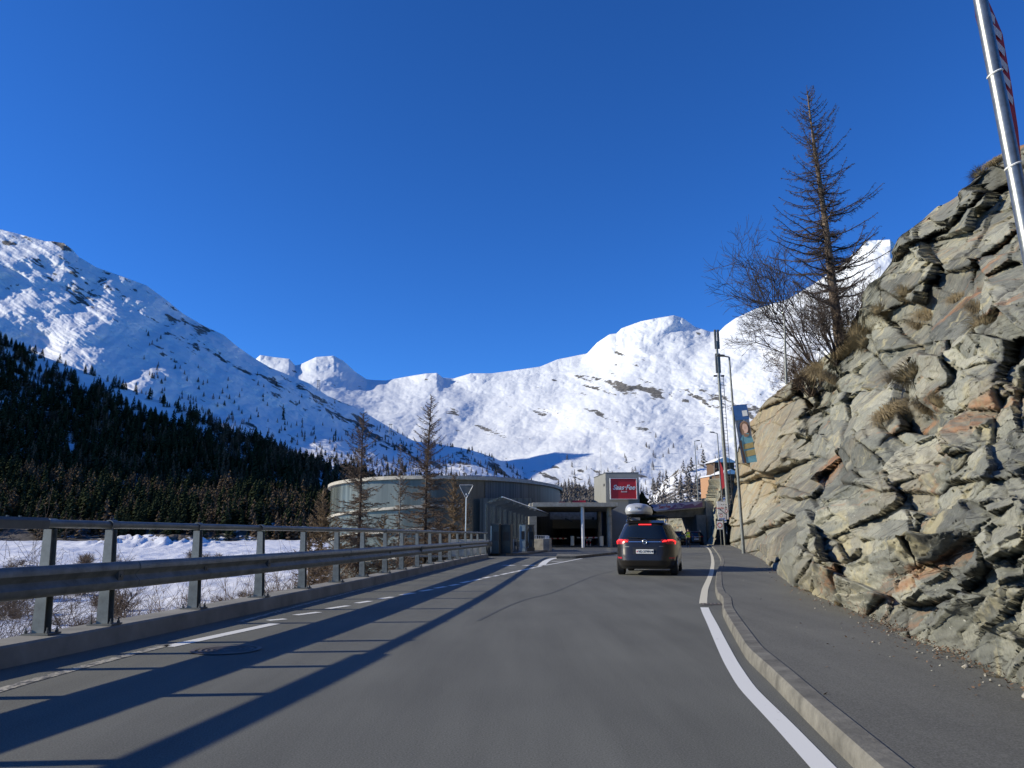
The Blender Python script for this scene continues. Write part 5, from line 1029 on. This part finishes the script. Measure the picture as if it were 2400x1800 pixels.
def make_car(loc, rz, lab, paint='paint', main=True):
    t = empty('car', loc, lab, 'car', None, rz); zs = sorted(set(list(ZT)+list(np.linspace(.2, 1.62, 34)))); A = np.linspace(0, 2*math.pi, 97)[:-1]; n = len(A)
    vs = []
    for z in zs: vs += [cpt(z, a) for a in A]
    fs = [(j*n+i, j*n+(i+1) % n, (j+1)*n+(i+1) % n, (j+1)*n+i) for j in range(len(zs)-1) for i in range(n)]+[tuple(range(n))[::-1], tuple((len(zs)-1)*n+i for i in range(n))]
    body = MB().add(vs, fs).build('body', M[paint], t, smooth=True)
    rear_patch('rear_window', [(1.09, -.76, .76), (1.15, -.77, .77), (1.25, -.745, .745), (1.35, -.70, .70), (1.43, -.655, .655), (1.475, -.62, .62)], M['carglass'], t, .010)
    for sx in (-1, 1):
        side_patch('side_window', [(.55, 1.12), (1.45, 1.12), (1.45, 1.44), (.75, 1.44)], sx, M['carglass'], t); side_patch('side_window', [(1.5, 1.12), (2.4, 1.12), (2.2, 1.46), (1.5, 1.45)], sx, M['carglass'], t); side_patch('side_window', [(2.46, 1.12), (3.3, 1.1), (2.7, 1.42), (2.28, 1.45)], sx, M['carglass'], t)
        for y in (.85, 3.65):
            w = empty('wheel', (0, 0, 0)); w.parent = t; w.location = (sx*.80, y, .33); MB().tube([(-.115, 0, 0), (-.09, 0, 0), (.09, 0, 0), (.115, 0, 0)], [.29, .33, .33, .29], 28).build('tyre', M['rubber'], w, smooth=True); MB().tube([(sx*.10, 0, 0), (sx*.125, 0, 0)], .21, 20).build('rim', M['alu'], w)
        lt = rear_patch('tail_light', [(.93, sx*.66, sx*.905), (.97, sx*.60, sx*.91), (1.03, sx*.47, sx*.905), (1.075, sx*.50, sx*.88)], M['reflector'], t, .012)
        arcp = [rear(sx*x, z, .022) for x, z in ((.87, .945), (.885, .985), (.86, 1.025), (.80, 1.048), (.73, 1.05), (.68, 1.04))]
        MB().tube(arcp, .024, 8).build('lit_band', M['tail'], lt, smooth=True)
        MB().tube([rear(sx*.645, 1.03, .02), rear(sx*.60, 1.032, .02), rear(sx*.52, 1.0, .02)], [.018, .026, .012], 8).build('lit_band', M['tail'], lt, smooth=True)
        rear_patch('bumper_reflector', [(.50, sx*.70, sx*.86), (.55, sx*.70, sx*.87)], M['reflector'], t, .012, 6)
        MB().tube([(sx*.60, .75, 1.60), (sx*.60, .95, 1.66), (sx*.58, 2.4, 1.67), (sx*.55, 2.7, 1.62)], .02, 8).build('roof_rail', M['chrome'], t, smooth=True)
        mi = MB().box((sx*1.02, 3.0, 1.12), (.2, .1, .15)).build('door_mirror', M[paint], t, bevel=.04)
    MB().poly([Vector(p) for p in ((-.58, .40, 1.545), (.58, .40, 1.545), (.56, .75, 1.625), (-.56, .75, 1.625))], (0, -.02, .025)).build('spoiler', M[paint], t, bevel=.012)
    br_ = rear_patch('brake_light', [(1.505, -.19, .19), (1.53, -.19, .19)], M['tail'], t, .03, 8)
    rear_patch('chrome_strip', [(.99, -.50, .50), (1.012, -.48, .48)], M['chrome'], t, .016)
    rear_patch('tailgate_recess', [(.63, -.36, .36), (.80, -.36, .36), (.835, -.40, .40)], M['black'], t, .004)
    for (rows, nm) in (([(.46, -.62, .62), (.466, -.62, .62)], 'bumper_seam'),):
        rear_patch(nm, rows, M['black'], t, .005)
    sm = MB()
    for sx in (-1, 1): sm.tube([rear(sx*.66, .93, .001), rear(sx*.68, .8, .001), rear(sx*.66, .62, .001), rear(sx*.60, .55, .001), rear(sx*.45, .53, .001), rear(0, .525, .001)], .005, 5)
    sm.build('tailgate_seam', M['black'], t); rear_patch('lower_valance', [(.205, -.78, .78), (.25, -.82, .82), (.27, -.82, .82)], M['black'], t, .008)
    pl_ = MB().box((0, rear(0, .715, .022).y, .715), (.52, .015, .125)).build('number_plate', M['plate'], t, bevel=.004)
    if main:
        text('lettering', 'VD 279914', M['black'], pl_, (.015, rear(0, .715, .034).y, .713), (R(90), 0, 0), .092, 0, .0012, .001)
        for x, m_ in ((-.228, 'red'), (.232, 'paint')): MB().box((x, rear(0, .715, .033).y, .715), (.028, .004, .04)).build('shield', M[m_], pl_)
        c_ = rear(0, 1.0, .03); MB().tube([c_+Vector((.062*math.cos(a), 0, .062*math.sin(a))) for a in np.linspace(0, 2*math.pi, 24)], .012, 6, False).build('emblem', M['chrome'], t, smooth=True)
        MB().poly([c_+Vector(p) for p in ((-.05, 0, -.006), (.0, 0, -.003), (.05, 0, .006), (.0, 0, .012))], (0, -.006, 0)).build('emblem_bolt', M['chrome'], t)
        MB().tube([rear(.02, 1.10, .02), rear(-.2, 1.115, .03), rear(-.50, 1.13, .03)], .011, 6).build('wiper', M['black'], t)
        rear_patch('badge', [(.845, -.60, -.47), (.865, -.60, -.47)], M['galv'], t, .008, 3); rear_patch('badge', [(.86, .42, .55), (.875, .42, .55)], M['galv'], t, .008, 3)
        for y in (1.05, 1.95):
            MB().tube([(-.60, y, 1.66), (-.60, y, 1.755), (-.54, y, 1.785), (.54, y, 1.785), (.60, y, 1.755), (.60, y, 1.66)], .022, 8).build('roof_bar', M['black'], t)
        MB().tube([(.0, .9, 1.62), (.0, .82, 1.70)], [.02, .006], 6).build('aerial', M['black'], t)
        # head rests and mirror glimpsed inside are left to the dark glass
        bx_ = []; zz = np.linspace(0, 1, 12); ya, yb = .55, 2.75; Nn = 48
        vs = []
        for q_ in zz:
            z = 1.83+.36*q_; k = (1-(max(0, q_-.25)/.75)**2.6)**.5 if q_ < 1 else 0.12; w = .40*(.9+.1*min(1, q_*4))*max(k, .1)**.62; l = (yb-ya)/2*(.93+.07*min(1, q_*4))*max(k, .1)**.30
            for a in np.linspace(0, 2*math.pi, Nn, endpoint=False): c, s = math.cos(a), math.sin(a); vs.append(Vector((-.28+math.copysign(abs(c)**.55, c)*w, (ya+yb)/2+math.copysign(abs(s)**.55, s)*l, z)))
        rb = MB().add(vs, [(j*Nn+i, j*Nn+(i+1) % Nn, (j+1)*Nn+(i+1) % Nn, (j+1)*Nn+i) for j in range(11) for i in range(Nn)]+[tuple(range(Nn))[::-1], tuple(11*Nn+i for i in range(Nn))])
        rbx = empty('roof_box', t.matrix_basis @ Vector((0, 0, 0)), 'silver grey roof box strapped on the left side of the brown car', 'roof box', None, rz)
        rb.build('lid', M['box'], rbx, smooth=True)
        vs = []
        for z, k in ((1.805, .80), (1.84, .97), (1.86, 1.0)):
            for a in np.linspace(0, 2*math.pi, Nn, endpoint=False): c, s = math.cos(a), math.sin(a); vs.append(Vector((-.28+math.copysign(abs(c)**.55, c)*.385*k, (ya+yb)/2+math.copysign(abs(s)**.55, s)*1.06*k, z-.02)))
        MB().add(vs, [(j*Nn+i, j*Nn+(i+1) % Nn, (j+1)*Nn+(i+1) % Nn, (j+1)*Nn+i) for j in range(2) for i in range(Nn)]+[tuple(range(Nn))[::-1]]).build('base', M['black'], rbx, smooth=True)
        text('lettering', 'THULE', M['black'], rbx, (-.20, ya-.02, 2.03), (R(82), 0, 0), .07, 0, .001, .006)
    return t
yaw = R(-14.5); rc = G(1507, 1358); 
cb = Vector((3.98, 23.55, 0)); car = make_car(cb, yaw, 'dark brown people carrier seen from behind with brake lights on and a roof box')
for (u, Y, rz, lab) in ((1590, 93, -.1, 'black car parked in the shade under the bridge, left of the marshal'), (1632, 95, -.15, 'black car in the shade under the bridge, right of the marshal')):
    q = P(u, 1254, Y); c_ = make_car(Vector((q.x, Y, 0)), rz, lab, 'paintblack', False)
    for o in [x for x in bpy.data.objects if x.name.split('.')[0] in ('lit_band', 'brake_light')]:
        r_ = o
        while r_.parent: r_ = r_.parent
        if r_ == c_: o.data.materials[0] = M['reflector']
# ------------------------------------------------------------------ person
q = G(1614, 1283); H = 1.80
pr = empty('person', (q.x, q.y, 0), 'person in a yellow safety vest with arms spread walking on the road', 'person', None, R(-8))
def skin(name, verts, edges, mat, par, sub=2, root=0):
    me = bpy.data.meshes.new(name); me.from_pydata([v_[:3] for v_ in verts], edges, []); me.materials.append(mat); o = bpy.data.objects.new(name, me); COL.objects.link(o); o.parent = par
    o.modifiers.new('skin', 'SKIN').use_smooth_shade = True
    for i, v_ in enumerate(verts): rr = v_[3]; me.skin_vertices[0].data[i].radius = (rr, v_[4] if len(v_) > 4 else rr); me.skin_vertices[0].data[i].use_root = i == root
    s_ = o.modifiers.new('sub', 'SUBSURF'); s_.levels = sub; s_.render_levels = sub; return o
if not hasattr(bpy.types.Mesh, 'skin_vertices'): pass
bm_v = [(0, 0, .95, .155, .11), (0, 0, 1.15, .15, .10), (0, 0, 1.38, .17, .11), (0, 0, 1.50, .07, .06), (0, -.01, 1.56, .052, .055), (0, -.02, 1.66, .082, .095), (0, -.02, 1.74, .07, .085),
        (-.20, 0, 1.42, .065), (-.37, -.05, 1.20, .05), (-.56, -.12, 1.05, .036), (-.60, -.14, 1.02, .032), (.20, 0, 1.42, .065), (.39, -.04, 1.19, .05), (.62, -.10, 1.02, .036), (.66, -.12, .99, .032),
        (-.10, 0, .88, .095), (-.11, .02, .50, .065), (-.12, .06, .10, .045), (-.12, -.08, .04, .04, .03), (.10, -.02, .88, .095), (.10, -.10, .48, .065), (.11, -.12, .09, .045), (.11, -.26, .04, .04, .03)]
bm_e = [(0, 1), (1, 2), (2, 3), (3, 4), (4, 5), (5, 6), (2, 7), (7, 8), (8, 9), (9, 10), (2, 11), (11, 12), (12, 13), (13, 14), (0, 15), (15, 16), (16, 17), (17, 18), (0, 19), (19, 20), (20, 21), (21, 22)]
for hi, sx in ((10, -1), (14, 1)):
    hx, hy, hz_ = bm_v[hi][:3]
    bm_v.append((hx+sx*.05, hy-.02, hz_-.03, .030, .018)); pi_ = len(bm_v)-1; bm_e.append((hi, pi_))
    for k in range(4):
        ox = -.022+.015*k; l = (.062, .075, .072, .055)[k]; bm_v += [(hx+sx*(.085), hy-.02+ox, hz_-.045, .009), (hx+sx*(.085+l), hy-.025+ox*1.3, hz_-.07, .007)]; m_ = len(bm_v); bm_e += [(pi_, m_-2), (m_-2, m_-1)]
    bm_v += [(hx+sx*.06, hy-.055, hz_-.01, .010), (hx+sx*.09, hy-.075, hz_, .008)]; m_ = len(bm_v); bm_e += [(pi_, m_-2), (m_-2, m_-1)]
M['skin'] = simple('skin', (.42, .26, .19), .6); M['darkcloth'] = simple('dark_clothing', (.022, .024, .03), .85); M['vest'] = simple('yellow_vest', (.62, .68, .03), .6)
body = skin('body', bm_v, bm_e, M['skin'], pr)
def part_skin(name, vs, es, m_): return skin(name, vs, es, m_, pr)
part_skin('trousers', [(0, 0, .96, .165, .12), (-.10, 0, .86, .107), (-.11, .02, .50, .078), (-.12, .06, .12, .062), (.10, -.02, .86, .107), (.10, -.10, .48, .078), (.11, -.12, .11, .062)], [(0, 1), (1, 2), (2, 3), (0, 4), (4, 5), (5, 6)], M['darkcloth'])
part_skin('jacket', [(0, 0, .98, .165, .12), (0, 0, 1.18, .165, .115), (0, 0, 1.40, .182, .12), (0, 0, 1.49, .08, .07), (-.20, 0, 1.42, .078), (-.37, -.05, 1.20, .06), (-.54, -.115, 1.065, .046), (.20, 0, 1.42, .078), (.39, -.04, 1.19, .06), (.60, -.095, 1.035, .046)], [(0, 1), (1, 2), (2, 3), (2, 4), (4, 5), (5, 6), (2, 7), (7, 8), (8, 9)], M['darkcloth'])
vs = []; zs = [.98, 1.1, 1.2, 1.3, 1.38, 1.45, 1.49]; ws = [.19, .185, .185, .195, .20, .17, .11]; n = 28
for z, w in zip(zs, ws): vs += [Vector((w*math.cos(a), .145*math.sin(a)*(w/.19)**.5, z)) for a in np.linspace(0, 2*math.pi, n, endpoint=False)]
MB().add(vs, [(j*n+i, j*n+(i+1) % n, (j+1)*n+(i+1) % n, (j+1)*n+i) for j in range(6) for i in range(n)]).build('vest', M['vest'], pr, smooth=True)
vs = [(.083*math.cos(a)*k, -.012+.098*math.sin(a)*k, 1.70+.085*z) for z, k in ((0, 1), (.5, .98), (.9, .75), (1.25, .3)) for a in np.linspace(0, 2*math.pi, 20, endpoint=False)]
MB().add(vs, [(j*20+i, j*20+(i+1) % 20, (j+1)*20+(i+1) % 20, (j+1)*20+i) for j in range(3) for i in range(20)]+[tuple(60+i for i in range(20))]).build('hair', M['black'], pr, smooth=True)
fc = MB(); fc.tube([(0, -.10, 1.665), (0, -.13, 1.645), (0, -.115, 1.63)], [.008, .014, .012], 8); fc.build('nose', M['skin'], pr, smooth=True)
for sx in (-1, 1):
    MB().tube([(sx*.03, -.108, 1.675), (sx*.03, -.114, 1.675)], .011, 8).build('eye', M['black'], pr); MB().box((sx*.088, -.01, 1.655), (.018, .04, .06)).build('ear', M['skin'], pr, bevel=.008)
    MB().box((sx*.115, -.14 if sx < 0 else -.22, .05), (.09, .27, .09), None).build('shoe', M['black'], pr, bevel=.03)
MB().box((0, -.106, 1.608), (.045, .01, .01)).build('mouth', M['redfade'], pr)
MB().sweep([Vector((-.16, -.16, 1.2)), Vector((0, -.175, 1.2)), Vector((.16, -.16, 1.2))], [(0, 0), (0, .05)]).build('reflective_band', M['whitecloth'], pr)
